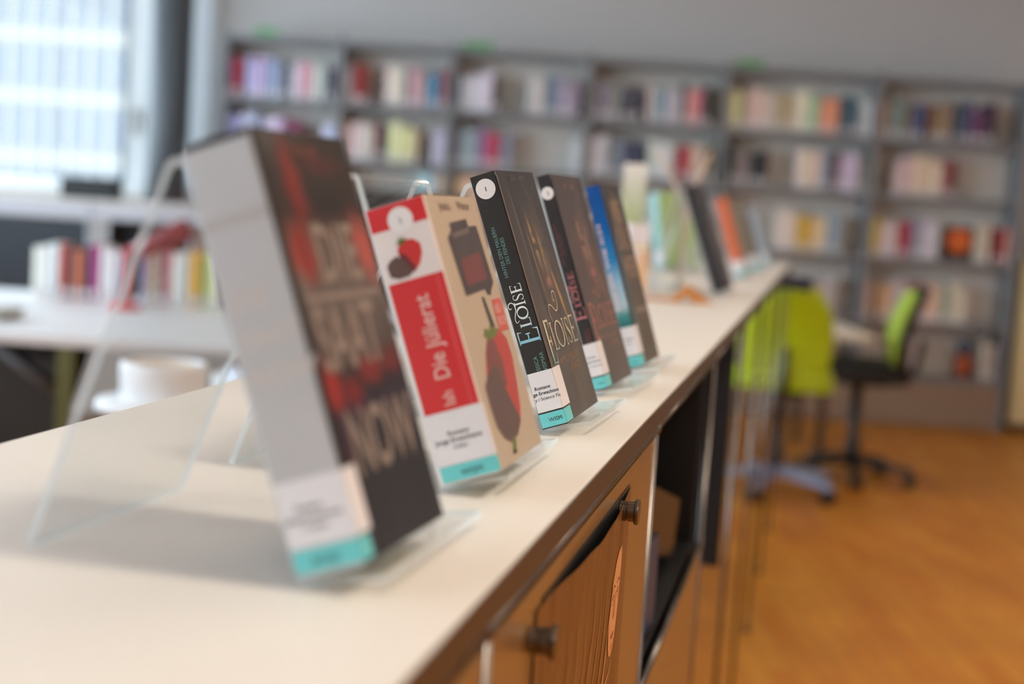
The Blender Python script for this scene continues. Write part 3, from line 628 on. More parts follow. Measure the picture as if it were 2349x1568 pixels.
# --- 3 and 4: two volumes of the same series
BLUEW = ramp_mat('title_pale_blue', [(0, (120, 190, 215)), (.35, (210, 226, 232)), (.6, (236, 236, 234)), (1, (226, 228, 228))], 'Y', .07, .125, rough=.3, coat=.3)
CREAMT = ramp_mat('title_cream_teal', [(0, (112, 150, 146)), (.25, (150, 176, 168)), (.5, (206, 198, 172)), (1, (214, 204, 178))], 'Y', .047, .087, rough=.3, coat=.3)
TEALT = mat('print_teal_text', (104, 150, 146), .4, coat=.3)
def eloise(k, label, title_m, text_m, tone, number, t_mm, pink=False):
    B_h = BOOKS[k]['h']*1000
    if not pink:  # lower stops lightened: gloss reflection painted into the printed colour run
        st_ = [(0, (82, 72, 58)), (.2, (86, 75, 60)), (.45, (78, 68, 55)), (.7, (58, 52, 45)), (.9, (38, 34, 30)), (1, (24, 21, 18))]; g1, g2, lp = (150, 122, 84), (98, 82, 62), (158, 112, 104)
    else:
        st_ = [(0, (88, 74, 60)), (.3, (94, 76, 63)), (.6, (82, 64, 55)), (.85, (66, 51, 46)), (1, (60, 45, 41))]; g1, g2, lp = (166, 122, 100), (112, 86, 72), (176, 104, 98)
    dk_ = (30, 25, 21)
    cm = painted_mat('cover_'+tone, st_, [(84, 140, 34, 52, .1, g2, .9), (66, 152, 8, 34, .18, g1, .8), (52, 128, 4, 60, .1, g1, .45), (40, 120, 5, 70, .12, dk_, .7), (84, 140, 6, 26, -.05, g1, .75), (68, 149, 12, 5, 0, dk_, .85), (97, 149, 11, 5, 0, dk_, .85), (70, 160, 12, 4, .1, dk_, .6), (78, 116, 15, 8, 0, lp, .9), (76, 100, 12, 7, 0, g1, .5), (104, 104, 5, 34, .3, (186, 146, 84) if not pink else (140, 104, 84), .75), (118, 160, 10, 60, 0, dk_, .7), (94, 190, 4, 40, .5, g2, .7), (120, 120, 3, 50, .1, g2, .7), (30, 170, 3, 60, .1, g2, .5)], B_h/1000, streak=(55, 9, 1), rot=.3, amt=.42, rough=.27, spec=.35, coat=.35, dist=.05)
    sm = mat('spine_black', (24, 20, 19), .3, coat=.5, var=.1)
    bk = mk(k, 'paperback_book', label, cm, sm)
    B = BOOKS[k]; t = t_mm; sc = t/22.1; h = B['h']*1000
    sp = bk.spi(); ux, uy = (0, 1), (-1, 0)
    Z = lambda z: z*sc
    sp.disc(Z(-11.4), 203.4, 8.4 if sc > .8 else 6.4, PAPER, .25); sp.text('1' if number == 1 else '2', 5.5, Z(-12.6), 201.4, INK, off=.4, bold=.01); sp.build('number_sticker', bk.e); sp = bk.spi()
    sp.text('HINTER DEN MAUERN', 4.6*min(1, sc*1.05), Z(-13.4), 128.5, text_m, dirx=ux, diry=uy, sx=.93/min(1, sc*1.05))
    sp.text('DES FEINDES', 4.6*min(1, sc*1.05), Z(-8.6), 139, text_m, dirx=ux, diry=uy, sx=.86/min(1, sc*1.05))
    sp.build('subtitle_lettering', bk.e); sp = bk.spi()
    serif(sp, 'E', Z(-1.6), 71.5, 18.4*sc, 12.5, title_m, ux, uy)
    for ch, y, wd in (('L', 85.5, 7.6), ('O', 92.6, 10.2), ('I', 103.2, 4.6), ('S', 107.6, 6.4), ('E', 114.6, 7.6)): serif(sp, ch, Z(-5.6), y, 9.6*sc, wd, title_m, ux, uy, thick=.17, thin=.06)
    swirl(sp, [(Z(-5.2-9.6), 92), (Z(-17), 90.5), (Z(-18), 93), (Z(-17), 97), (Z(-15.4), 101), (Z(-15.6), 105.5), (Z(-17.6), 107.8), (Z(-20), 107), (Z(-20.8), 104.4), (Z(-19.6), 102.6), (Z(-18.4), 103.4)], .75, title_m)
    sp.build('title_lettering', bk.e); sp = bk.spi()
    sp.text('JESSICA', 4.8*min(1, sc*1.05), Z(-9.2), 44.5, text_m, dirx=ux, diry=uy, off=.2, sx=1.0/min(1, sc*1.05)); sp.build('author_lettering', bk.e); sp = bk.spi(); sp.text('WISMAR', 4.8*min(1, sc*1.05), Z(-3.4), 44.5, text_m, dirx=ux, diry=uy, off=.2, sx=1.0/min(1, sc*1.05))
    sp.build('author_lettering', bk.e)
    pr = bk.cov()
    glow = mat('cover_glow_'+tone, (150, 118, 84) if not pink else (152, 112, 92), .3, coat=.5, var=.15, scale=60); gl2 = mat('cover_mid_'+tone, (98, 82, 66) if not pink else (112, 88, 76), .3, coat=.5, var=.1, scale=50); dk = mat('cover_deep_'+tone, (44, 37, 31), .3, coat=.5); lip = mat('cover_lips_'+tone, (150, 104, 96), .3, coat=.5)
    pr.poly([(0, 47.5), (4.5, 47.5), (4.5, B_h-4), (0, B_h-4)], gl2 if not pink else mat('cover_hinge_dark', (44, 40, 42), .25, coat=.5), .1); pr.build('hinge_strip', bk.e); pr = bk.cov()  # lighter strip on the umber cover: film highlight painted along the hinge
    pr.text('JESSICA', 7, 44, 207.5, gl2 if not pink else glow, off=.25, sx=.8); pr.build('author_lettering', bk.e); pr = bk.cov(); pr.text('WISMAR', 7, 74, 207.2, gl2 if not pink else glow, off=.25, sx=.8); pr.build('author_lettering', bk.e); pr = bk.cov()
    ux2, uy2 = (1, 0), (0, 1)
    ct_m = CREAMT if not pink else mat('title_dusty_pink', (186, 122, 104), .35, coat=.3)
    serif(pr, 'E', 12.5, 48.5, 38, 18, ct_m, ux2, uy2, thick=.16, thin=.045)
    for ch, x, wd in (('L', 32, 16), ('O', 47, 30), ('I', 78, 10), ('S', 88, 18), ('E', 107, 19)): serif(pr, ch, x, 59, 24, wd, ct_m, ux2, uy2, thick=.12, thin=.05)
    swirl(pr, [(50, 82), (46, 90), (50, 97), (60, 96), (70, 91), (78, 92), (84, 99), (82, 107), (74, 107), (72, 101), (77, 99)], 1.1, ct_m)
    pr.build('title_lettering', bk.e); pr = bk.cov()
    pr.text('HINTER DEN MAUERN', 7.5, 34, 46.5, glow, off=.25, sx=.95); pr.text('DES FEINDES', 7.5, 66, 38, glow, off=.25, sx=.9)
    pr.build('subtitle_lettering', bk.e)
    z0 = -t+.6
    bk.labels(z0, 0, (1, 12.6), (14, 47.3), 25, [('Romane', z0+2.6*sc, 32.6, 4.1*sc, .014), ('ge Erwachsee', z0+.3, 28.2, 4.05*sc, .014), ('y / Science Fic', z0+.5, 23.6, 4.0*sc, 0)], ('WISM', z0+7.2*sc, 5.0, 4.7*sc), wrapw=28)
eloise(2, 'sharply focused black spined book with pale blue white title, umber cover', BLUEW, TEALT, 'umber', 1, 22.1)
eloise(3, 'black spined book with pink title and rosewood cover, behind the sharp one', mat('title_pink', (214, 128, 132), .35, coat=.3), mat('print_pink_text', (128, 66, 72), .4, coat=.3), 'rosewood', 2, 13.8, True)

# --- 5: blue spine, seascape
def book_five():
    sm = ramp_mat('spine_sky_sea', [(0, (20, 70, 80)), (.25, (34, 104, 108)), (.32, (70, 140, 140)), (.36, (176, 196, 204)), (.5, (140, 180, 205)), (.62, (36, 128, 188)), (.8, (0, 92, 168)), (1, (0, 74, 150))], 'Y', 0, .2128, rough=.3, coat=.4, wob=.06, scale=60)
    cm = painted_mat('cover_sea_stone', [(0, (84, 74, 60)), (.25, (96, 84, 68)), (.6, (84, 78, 68)), (.85, (66, 60, 55)), (1, (48, 44, 42))],
        [(20, 120, 34, 70, 0, (62, 82, 100), .9), (18, 60, 34, 40, 0, (70, 92, 92), .8), (10, 190, 30, 50, 0, (30, 36, 56), .9), (70, 180, 40, 30, .3, (150, 126, 102), .6), (100, 110, 26, 50, .2, (70, 62, 54), .6)], .2128, streak=(30, 20, 1), amt=.3, rough=.33, spec=.3, coat=.25, dist=.3)
    bk = mk(4, 'paperback_book', 'thin book with bright blue sky and sea spine, farthest of the front five', cm, sm)
    sp = bk.spi(); lt = mat('title_pale_pink', (226, 206, 212), .4, coat=.3)
    sp.text('KEINER WIE ICH', 5.6, -10.2, 66, lt, dirx=(0, 1), diry=(-1, 0), sx=2.5, bold=.03); sp.build('title_lettering', bk.e)
    pr = bk.cov()
    pr.poly([(0, 46), (8, 46), (12, 120), (15, 212), (0, 212)], mat('cover_navy_edge', (24, 27, 46), .35, coat=.2), .14)
    cr_ = mat('cover_cream_letters', (150, 126, 102), .4, coat=.3, var=.1, scale=80)
    pr.build('cover_picture', bk.e); pr = bk.cov()
    for i, s in enumerate(('WIE', 'DAS', 'MEER')): pr.text(s, 36, 36, 170-34*i, cr_, off=.2, bold=.02, sx=.95)
    pr.rect(44, 120, 60, 64, cr_, .2); pr.build('title_lettering', bk.e)
    bk.labels(-15.6, 0, (1, 12.6), (14, 47), 20, [('Romane', -13.5, 32, 3.2, .012), ('Liebe', -13, 27, 3.2, 0)], ('ROS', -11, 4.6, 3.6), wrapw=26)
book_five()

# --- further along the counter
def far_book(y, x, h, w, t, cover, spine, name, label, lab2, yaw=.03, lean=.33, Ll=.04, lab=True, apex=.2055, foot=-.152):
    bb = (x, y)
    stand(bb, yaw, lean, Ll, radians(11), .005, .16, lab2, apex=apex, foot=foot)
    n = Vector((cos(yaw), -sin(yaw), 0)); o = Vector((x, y, ZT+.0054)) + t*(cos(lean)*n + sin(lean)*Vector((0, 0, 1)))
    bk = Book(name, label, book_matrix(o, yaw, lean), h, w, t, cover, spine)
    if lab: bk.labels(-t*1000+.6, 0, (1, 12), (13.4, 44), 10, [('Romane', -t*1000+2, 30, 3.2, .012)], ('LIT', -t*1000+4, 4.6, 4.2))
    return bk
far_book(3.36, -.252, .245, .15, .03, mat('cover_charcoal', (54, 52, 54), .4, coat=.3), mat('spine_charcoal', (34, 33, 36), .4, coat=.3, var=.1), 'paperback_book', 'charcoal black book leaning in a tall clear stand past the sea spined book', 'clear acrylic stand under the charcoal black book', lab=False, lean=.36, apex=.235)
far_book(4.22, -.262, .225, .14, .034, mat('cover_taupe', (128, 116, 102), .45, coat=.2), mat('spine_orange', (204, 104, 64), .42, coat=.2), 'paperback_book', 'orange spined book far along the counter, past the charcoal one', 'clear acrylic stand under the orange spined book', lab=True)
far_book(4.78, -.25, .22, .14, .03, mat('cover_olive', (74, 70, 50), .45, coat=.2), mat('spine_taupe', (124, 114, 98), .42, coat=.2), 'paperback_book', 'olive and taupe book right behind the orange spined one', 'clear acrylic stand under the olive and taupe book', lab=True)
far_book(5.36, -.235, .21, .135, .02, mat('cover_grey_blue', (132, 140, 150), .45, coat=.2), mat('spine_grey_blue', (150, 158, 168), .42, coat=.2), 'paperback_book', 'pale grey blue book, last on the far counter end', 'clear acrylic stand at the far counter end', lab=True)
far_book(4.45, -.515, .225, .13, .045, mat('cover_leaf_green', (160, 190, 122), .45, coat=.2, var=.12, scale=18), mat('spine_mint', (104, 158, 148), .42, coat=.2), 'paperback_book', 'leaf green book with mint spine at the counter back edge', 'clear acrylic stand under the leaf green book', yaw=.85, lean=.26, foot=-.07)
# pale leaflet folded to a V behind the charcoal book
e = empty('folded_leaflet', (-.352, 3.545, ZT)); 
LEAF = mat('leaflet_paper', (222, 212, 204), .6)
for a, nm in ((-.075, 'left_leaf'), (.05, 'right_leaf')):
    m_ = MB(); q = [(0, .0), (.0, .2), (a, .325)]
    pl_ = [(0, 0), (.0012, 0), (.0012, .2), (a+.0012, .325), (a, .325), (0, .2)] if a > 0 else [(-.002, 0), (-.0032, 0), (-.0032, .2), (a-.0032, .325), (a-.002, .325), (-.002, .2)]
    m_.prism(pl_, 'y', 0, .105); m_.build(nm, LEAF, e)
m_ = MB(); m_.bbox(-.03, .03, 0, .105, 0, .004, .001); m_.build('leaflet_foot', ACEDGE, e)
tag(e, 'tall pale leaflet opened in a V beside the charcoal book', 'leaflet')
# tall pale green leaflet in a clear holder, and small carton before it
e = empty('leaflet_holder', (-.455, 3.42, ZT), .25)
m_ = MB(); m_.bbox(-.03, .03, .008, .0105, 0, .22, .0005); m_.bbox(-.03, .03, -.035, .02, 0, .003, .0005); m_.build('holder', ACRYL, e)
m_ = MB(); m_.box(-.026, .026, 0, .007, .004, .285); m_.build('leaflet', ramp_mat('leaflet_green', [(0, (190, 196, 150)), (.5, (170, 186, 120)), (.75, (196, 206, 176)), (1, (226, 226, 220))], 'Z', 0, .285, rough=.5, coat=.1, wob=.1), e)
tag(e, 'narrow pale green leaflet upright in a clear holder', 'leaflet holder')
e = empty('small_carton', (-.426, 3.3, ZT), .3)
m_ = MB(); m_.bbox(-.024, .024, -.03, .03, 0, .15, .0015); m_.build('box_body', mat('carton_lilac_white', (222, 214, 216), .5), e)
m_ = MB(); m_.box(-.0245, .0245, -.0305, .0305, .098, .104); m_.build('yellow_band', mat('carton_yellow', (226, 200, 120), .5), e)
m_ = MB(); m_.box(.0005, .0245, -.0306, .0305, 0.002, .09); m_.build('peach_panel', mat('carton_peach', (222, 180, 140), .5), e)
tag(e, 'small white carton with peach side standing before the pale green leaflet', 'box')
# orange brown paper figure lying on the counter
e = empty('paper_figure', (-.305, 3.07, ZT), .15)
OR = mat('orange_brown_card', (188, 120, 52), .6, var=.12, scale=60)
m_ = MB(); m_.prism([(-.08, 0), (-.01, .006), (.022, .036), (.06, .010), (.075, 0), (.035, 0), (.018, .014), (.002, 0)], 'y', -.03, .03); m_.build('folded_card', OR, e)
m_ = MB(); m_.prism([(-.1, 0), (-.01, 0), (-.02, .006), (-.09, .004)], 'y', -.012, .014); m_.build('card_tail', mat('brown_card', (176, 118, 84), .6), e)
tag(e, 'orange brown folded card decoration lying on the counter before the charcoal book', 'decoration')

# ================================================================== BACK BOOKCASE
DB = 9.2                                             # front plane of the bookcase
UPR = [-1.86, -1.146, -.467, .371, 1.208, 2.136, 3.05]
BOARD = [2.135, 1.765, 1.425, 1.04, .655, .315]  # top face heights of the boards
bc = empty('bookcase', (0, 0, 0), TH)
for u in UPR:
    m_ = MB(); m_.box(u-.017, u+.017, DB-.01, DB+.03, 0, 2.16); m_.box(u-.01, u+.01, DB+.03, DB+.26, 0, 2.15); m_.build('upright', STEEL, bc)
for a, b in zip(UPR[:-1], UPR[1:]):
    for z in BOARD:
        m_ = MB(); m_.bbox(a+.018, b-.018, DB, DB+.25, z-.032, z, .002); m_.build('shelf_board', STEEL, bc)
    m_ = MB(); m_.box(a+.01, b-.01, DB+.25, DB+.26, .05, 2.1); m_.build('back_panel', STEELD, bc)
    m_ = MB(); m_.box(a+.018, b-.018, DB+.004, DB+.02, 0.012, .278); m_.build('plinth', mat('plinth_brown_grey', (146, 124, 106), .45), bc)
tag(bc, 'wide grey steel bookcase of six bays along the back wall', 'bookcase')
GRN = mat('sign_green', (104, 168, 104), .5)
for u0_, u1_, nm in ((-1.69, -1.55, 'first'), (-.42, -.23, 'third'), (1.255, 1.43, 'fifth')):
    e = empty('shelf_sign', room((u0_+u1_)/2, DB+.03, BOARD[0]+.001), TH); hw = (u1_-u0_)/2
    m_ = MB(); m_.box(-hw, hw, 0, .004, .004, .045); m_.build('sign_plate', GRN, e); m_ = MB(); m_.box(-hw, hw, 0, .05, 0, .004); m_.build('sign_foot', STEEL, e)
    tag(e, 'small green sign standing on top of the %s bookcase bay' % nm, 'sign', 'green signs on the bookcase')
SHELF = [
  (1, -1.847, -1.804, (150, 70, 110)),
  (1, -1.804, -1.759, (165, 60, 75)),
  (1, -1.730, -1.618, (185, 170, 205)),
  (1, -1.618, -1.506, (140, 150, 180)),
  (1, -1.501, -1.463, (60, 60, 70)),
  (1, -1.455, -1.413, (195, 195, 205)),
  (1, -1.413, -1.312, (205, 150, 165)),
  (1, -1.312, -1.240, (200, 205, 200)),
  (1, -1.229, -1.179, (60, 62, 72)),
  (1, -1.168, -1.083, (200, 195, 210)),
  (1, -1.077, -0.984, (140, 45, 45)),
  (1, -0.872, -0.760, (215, 205, 190)),
  (1, -0.760, -0.720, (110, 100, 95)),
  (1, -0.720, -0.627, (200, 165, 170)),
  (1, -0.622, -0.547, (55, 125, 160)),
  (1, -0.547, -0.454, (135, 65, 75)),
  (1, -0.449, -0.414, (45, 85, 95)),
  (1, -0.408, -0.220, (205, 205, 215)),
  (1, -0.220, -0.174, (75, 75, 75)),
  (1, 0.004, 0.105, (195, 195, 195)),
  (1, 0.105, 0.169, (95, 110, 125)),
  (1, 0.169, 0.305, (160, 155, 168)),
  (1, 0.372, 0.571, (135, 128, 138)),
  (1, 0.585, 0.696, (70, 72, 80)),
  (1, 0.736, 0.779, (190, 180, 165)),
  (1, 0.784, 0.851, (135, 155, 170)),
  (1, 0.856, 0.936, (190, 185, 188)),
  (1, 0.939, 0.976, (75, 70, 72)),
  (1, 0.976, 1.069, (205, 140, 140)),
  (1, 1.069, 1.130, (50, 46, 46)),
  (1, 1.208, 1.303, (215, 205, 160)),
  (1, 1.304, 1.346, (150, 140, 110)),
  (1, 1.346, 1.516, (205, 180, 170)),
  (1, 1.522, 1.641, (170, 155, 130)),
  (1, 1.642, 1.713, (220, 215, 185)),
  (1, 1.714, 1.788, (165, 185, 165)),
  (1, 1.796, 1.907, (215, 140, 120)),
  (1, 1.927, 2.027, (60, 85, 105)),
  (1, 2.033, 2.118, (185, 185, 185)),
  (1, 2.145, 2.200, (175, 150, 120)),
  (1, 2.201, 2.323, (125, 130, 125)),
  (1, 2.331, 2.368, (110, 80, 60)),
  (1, 2.368, 2.427, (70, 95, 140)),
  (1, 2.462, 2.528, (120, 95, 75)),
  (1, 2.528, 2.597, (150, 125, 105)),
  (1, 2.627, 2.730, (75, 80, 100)),
  (1, 2.736, 2.794, (110, 60, 100)),
  (1, 2.794, 2.866, (55, 35, 60)),
  (2, -1.832, -1.744, (160, 165, 200)),
  (2, -1.733, -1.653, (190, 190, 210)),
  (2, -1.642, -1.610, (80, 60, 110)),
  (2, -1.610, -1.490, (200, 190, 215)),
  (2, -1.479, -1.375, (120, 55, 85)),
  (2, -1.249, -1.161, (185, 195, 220)),
  (2, -1.145, -1.100, (220, 185, 150)),
  (2, -1.099, -1.027, (215, 185, 185)),
  (2, -1.027, -0.926, (215, 210, 200)),
  (2, -0.926, -0.883, (120, 50, 60)),
  (2, -0.872, -0.848, (60, 70, 100)),
  (2, -0.843, -0.659, (225, 210, 165)),
  (2, -0.567, -0.485, (185, 180, 200)),
  (2, -0.444, -0.391, (110, 115, 135)),
  (2, -0.391, -0.300, (140, 160, 165)),
  (2, -0.300, -0.239, (140, 125, 165)),
  (2, -0.239, -0.148, (165, 55, 80)),
  (2, -0.137, -0.076, (120, 130, 150)),
  (2, 0.293, 0.352, (185, 195, 205)),
  (2, 0.392, 0.512, (205, 203, 200)),
  (2, 0.523, 0.619, (115, 125, 140)),
  (2, 0.630, 0.726, (50, 58, 85)),
  (2, 0.764, 0.918, (205, 203, 200)),
  (2, 0.940, 1.025, (165, 75, 80)),
  (2, 1.026, 1.095, (210, 190, 175)),
  (2, 1.095, 1.170, (110, 100, 85)),
  (2, 1.256, 1.293, (60, 66, 85)),
  (2, 1.298, 1.384, (130, 110, 110)),
  (2, 1.395, 1.501, (38, 38, 42)),
  (2, 1.681, 1.824, (225, 200, 180)),
  (2, 1.825, 1.897, (130, 140, 155)),
  (2, 1.908, 1.945, (95, 55, 75)),
  (2, 1.945, 2.062, (185, 170, 195)),
  (2, 2.073, 2.121, (125, 130, 120)),
  (2, 2.132, 2.164, (50, 65, 95)),
  (2, 2.279, 2.386, (200, 180, 175)),
  (2, 2.386, 2.575, (210, 195, 170)),
  (2, 2.581, 2.608, (175, 95, 95)),
  (2, 2.608, 2.661, (100, 45, 40)),
  (3, -0.651, -0.545, (175, 205, 220)),
  (3, -0.528, -0.422, (225, 190, 165)),
  (3, -0.400, -0.227, (230, 180, 155)),
  (3, 1.583, 1.708, (215, 200, 190)),
  (3, 1.714, 1.800, (200, 160, 55)),
  (3, 1.800, 1.888, (215, 185, 150)),
  (3, 1.889, 1.990, (140, 150, 165)),
  (3, 2.122, 2.224, (210, 185, 90)),
  (3, 2.230, 2.334, (205, 190, 190)),
  (3, 2.340, 2.414, (150, 50, 70)),
  (3, 2.423, 2.489, (150, 150, 160)),
  (3, 2.490, 2.589, (190, 185, 190)),
  (3, 2.817, 2.908, (190, 175, 150)),
  (3, 2.927, 2.997, (120, 25, 35)),
  (3, 2.997, 3.042, (210, 155, 145)),
  (4, 1.729, 1.849, (190, 182, 182)),
  (4, 1.850, 1.981, (178, 165, 165)),
  (4, 2.114, 2.211, (195, 180, 165)),
  (4, 2.254, 2.335, (190, 150, 125)),
  (4, 2.335, 2.431, (180, 170, 165)),
  (4, 2.437, 2.510, (160, 120, 110)),
  (4, 2.510, 2.642, (205, 175, 155)),
  (4, 2.642, 2.696, (125, 145, 125)),
  (4, 2.696, 2.801, (205, 190, 170)),
  (5, 1.797, 1.958, (150, 140, 140)),
  (5, 2.462, 2.556, (190, 175, 168)),
  (5, 2.917, 3.014, (165, 155, 155)),
]
ORD = ['first', 'second', 'third', 'fourth', 'fifth', 'sixth', 'seventh', 'eighth', 'ninth', 'tenth', 'eleventh', 'twelfth', 'thirteenth', 'fourteenth', 'fifteenth', 'sixteenth', 'seventeenth', 'eighteenth', 'nineteenth', 'twentieth', 'twenty-first', 'twenty-second', 'twenty-third', 'twenty-fourth', 'twenty-fifth', 'twenty-sixth']
def colour_name(c):
    r, g, b = c; mx, mn = max(c), min(c); s = (mx-mn)/max(mx, 1); L_ = (r+g+b)/3
    if s < .13: return 'black' if L_ < 60 else 'dark grey' if L_ < 105 else 'grey' if L_ < 165 else 'whitish'
    import colorsys
    h = colorsys.rgb_to_hsv(r/255, g/255, b/255)[0]*360; pre = 'dark ' if L_ < 85 else 'pale ' if L_ > 165 or (s < .3 and L_ > 130) else ''
    nm = 'red' if h < 12 or h > 345 else 'brown' if h < 45 and L_ < 125 else 'orange' if h < 28 else 'cream' if h < 62 and s < .35 else 'yellow' if h < 65 else 'green' if h < 165 else 'teal' if h < 195 else 'blue' if h < 245 else 'violet' if h < 300 else 'magenta'
    if nm == 'red' and L_ > 150: nm = 'pink'; pre = 'pale ' if L_ > 180 else ''
    if nm == 'cream': pre = ''
    if nm == 'orange' and L_ > 160: nm = 'peach'; pre = ''
    return pre+nm
def shelf_mat(c, k=1.0):
    q = tuple(min(244, int(v*1.10+8)) for v in c); return mat('jacket_%d_%d_%d' % q, q, .5, var=.1, scale=30)
ROWN = ['', 'top', 'second', 'third', 'fourth', 'fifth']
MESHES = {}
items = []
for r, u0_, u1_, c in SHELF:
    n = max(1, round((u1_-u0_)/.04)); cuts = [0.0]
    for i in range(n): cuts.append(cuts[-1]+random.uniform(.75, 1.25))
    for i in range(n):
        a = u0_+(u1_-u0_)*cuts[i]/cuts[-1]; b = u0_+(u1_-u0_)*cuts[i+1]/cuts[-1]
        items.append((r, a, b, c))
cnt = {}
for r, a, b, c in sorted(items):
    for u in UPR:                                      # keep clear of the uprights
        if a < u+.019 and b > u-.019:
            if (a+b)/2 < u: b = u-.02
            else: a = u+.02
    if b-a < .012: continue
    bay = sum(1 for u in UPR if u < (a+b)/2); cnt[(r, bay)] = cnt.get((r, bay), 0)+1; k = cnt[(r, bay)]
    t = b-a-.0015; hmax = BOARD[r-1]-.036-BOARD[r]-.02
    h = min(hmax, random.choice([.2, .215, .215, .22, .23, .24, .25])); w = random.uniform(.135, .16)
    key = (round(t, 3), round(h, 3)); cm = shelf_mat(tuple(max(0, min(255, v+random.choice([-7, 0, 0, 7]))) for v in c))
    if r == 3 and b < 0: h = .325                      # tall volumes behind the desk
    m_ = MB(); th = .0015; hh = t/2
    m_.prism([(-hh, .012), (-hh+.003, .003), (-hh*.4, 0), (hh*.4, 0), (hh-.003, .003), (hh, .012), (hh, w), (hh-th, w), (hh-th, .014), (-hh+th, .014), (-hh+th, w), (-hh, w)], 'z', 0, h, 0)
    m_.box(-hh+th, hh-th, .0142, w-.004, .002, h-.003, 1)
    m_.box(-hh*.55, hh*.55, -.0006, .0, .012, .05, 2)
    o = m_.build('shelf_book', [cm, PAGES, LABEL]); o.location = room((a+b)/2, DB+.025+random.uniform(0, .02), BOARD[r]+.0008); o.rotation_euler = (0, 0, TH)
    tag(o, '%s book, %s from left on the %s shelf, %s bay of the back bookcase' % (colour_name(c), ORD[k-1], ROWN[r], ORD[bay-1]), 'book', 'books in the back bookcase')
# faced-out orange book and a small figure in the last bay
e = empty('faced_out_book', room(2.725, DB+.09, BOARD[3]+.001), TH)
m_ = MB(); m_.box(-.09, .09, -.006, -.004, 0, .21); m_.box(-.09, .09, .016, .018, 0, .21); m_.box(-.092, -.09, -.006, .018, 0, .21); m_.build('cover', mat('cover_brown_dark', (70, 46, 34), .5), e)
m_ = MB(); m_.box(-.088, .086, -.004, .016, .003, .207); m_.build('page_block', PAGES, e)
m_ = MB(); m_.lathe([(.075, -.0075), (.075, -.006)], 28, mtx=Matrix.Translation((0, 0, .125)) @ Matrix.Rotation(pi/2, 4, 'X') @ Matrix.Translation((0, 0, 2*.0068))); m_.build('orange_disc', mat('cover_orange', (222, 104, 40), .5), e)
e.rotation_euler = (-.0, 0, TH)
tag(e, 'book shown face out with a big orange disc, third shelf, last bay', 'book')
e = empty('small_figure', room(2.835, DB+.12, BOARD[5]+.001), TH)
m_ = MB(); m_.lathe([(.055, 0), (.06, .06), (.05, .12), (.03, .15)], 18); m_.build('body', mat('figure_rust', (168, 78, 34), .6), e)
m_ = MB(); m_.ball((0, 0, .185), .05); m_.build('head', mat('figure_blue', (58, 74, 100), .6), e)
tag(e, 'small rust bodied figure with blue head on the fifth shelf', 'figure')

# cream cabinet right of the bookcase
e = empty('cream_cabinet', room(3.12, DB+.02, 0), TH); CR = mat('cream_lacquer', (226, 208, 160), .45, var=.03)
m_ = MB(); m_.bbox(0, .8, 0, .38, .05, 1.05, .003); m_.build('carcass', CR, e); m_ = MB(); m_.bbox(-.005, .805, -.01, .38, 1.05, 1.075, .002); m_.build('top', CR, e)
m_ = MB(); m_.bbox(.012, .395, -.018, 0, .07, 1.04, .002); m_.build('door', CR, e); m_ = MB(); m_.bbox(.405, .788, -.018, 0, .07, 1.04, .002); m_.build('door', CR, e)
m_ = MB(); m_.box(.02, .78, .02, .36, 0, .05); m_.build('plinth', BLACKP, e)
tag(e, 'cream lacquered cupboard at the right end of the bookcase', 'cabinet')

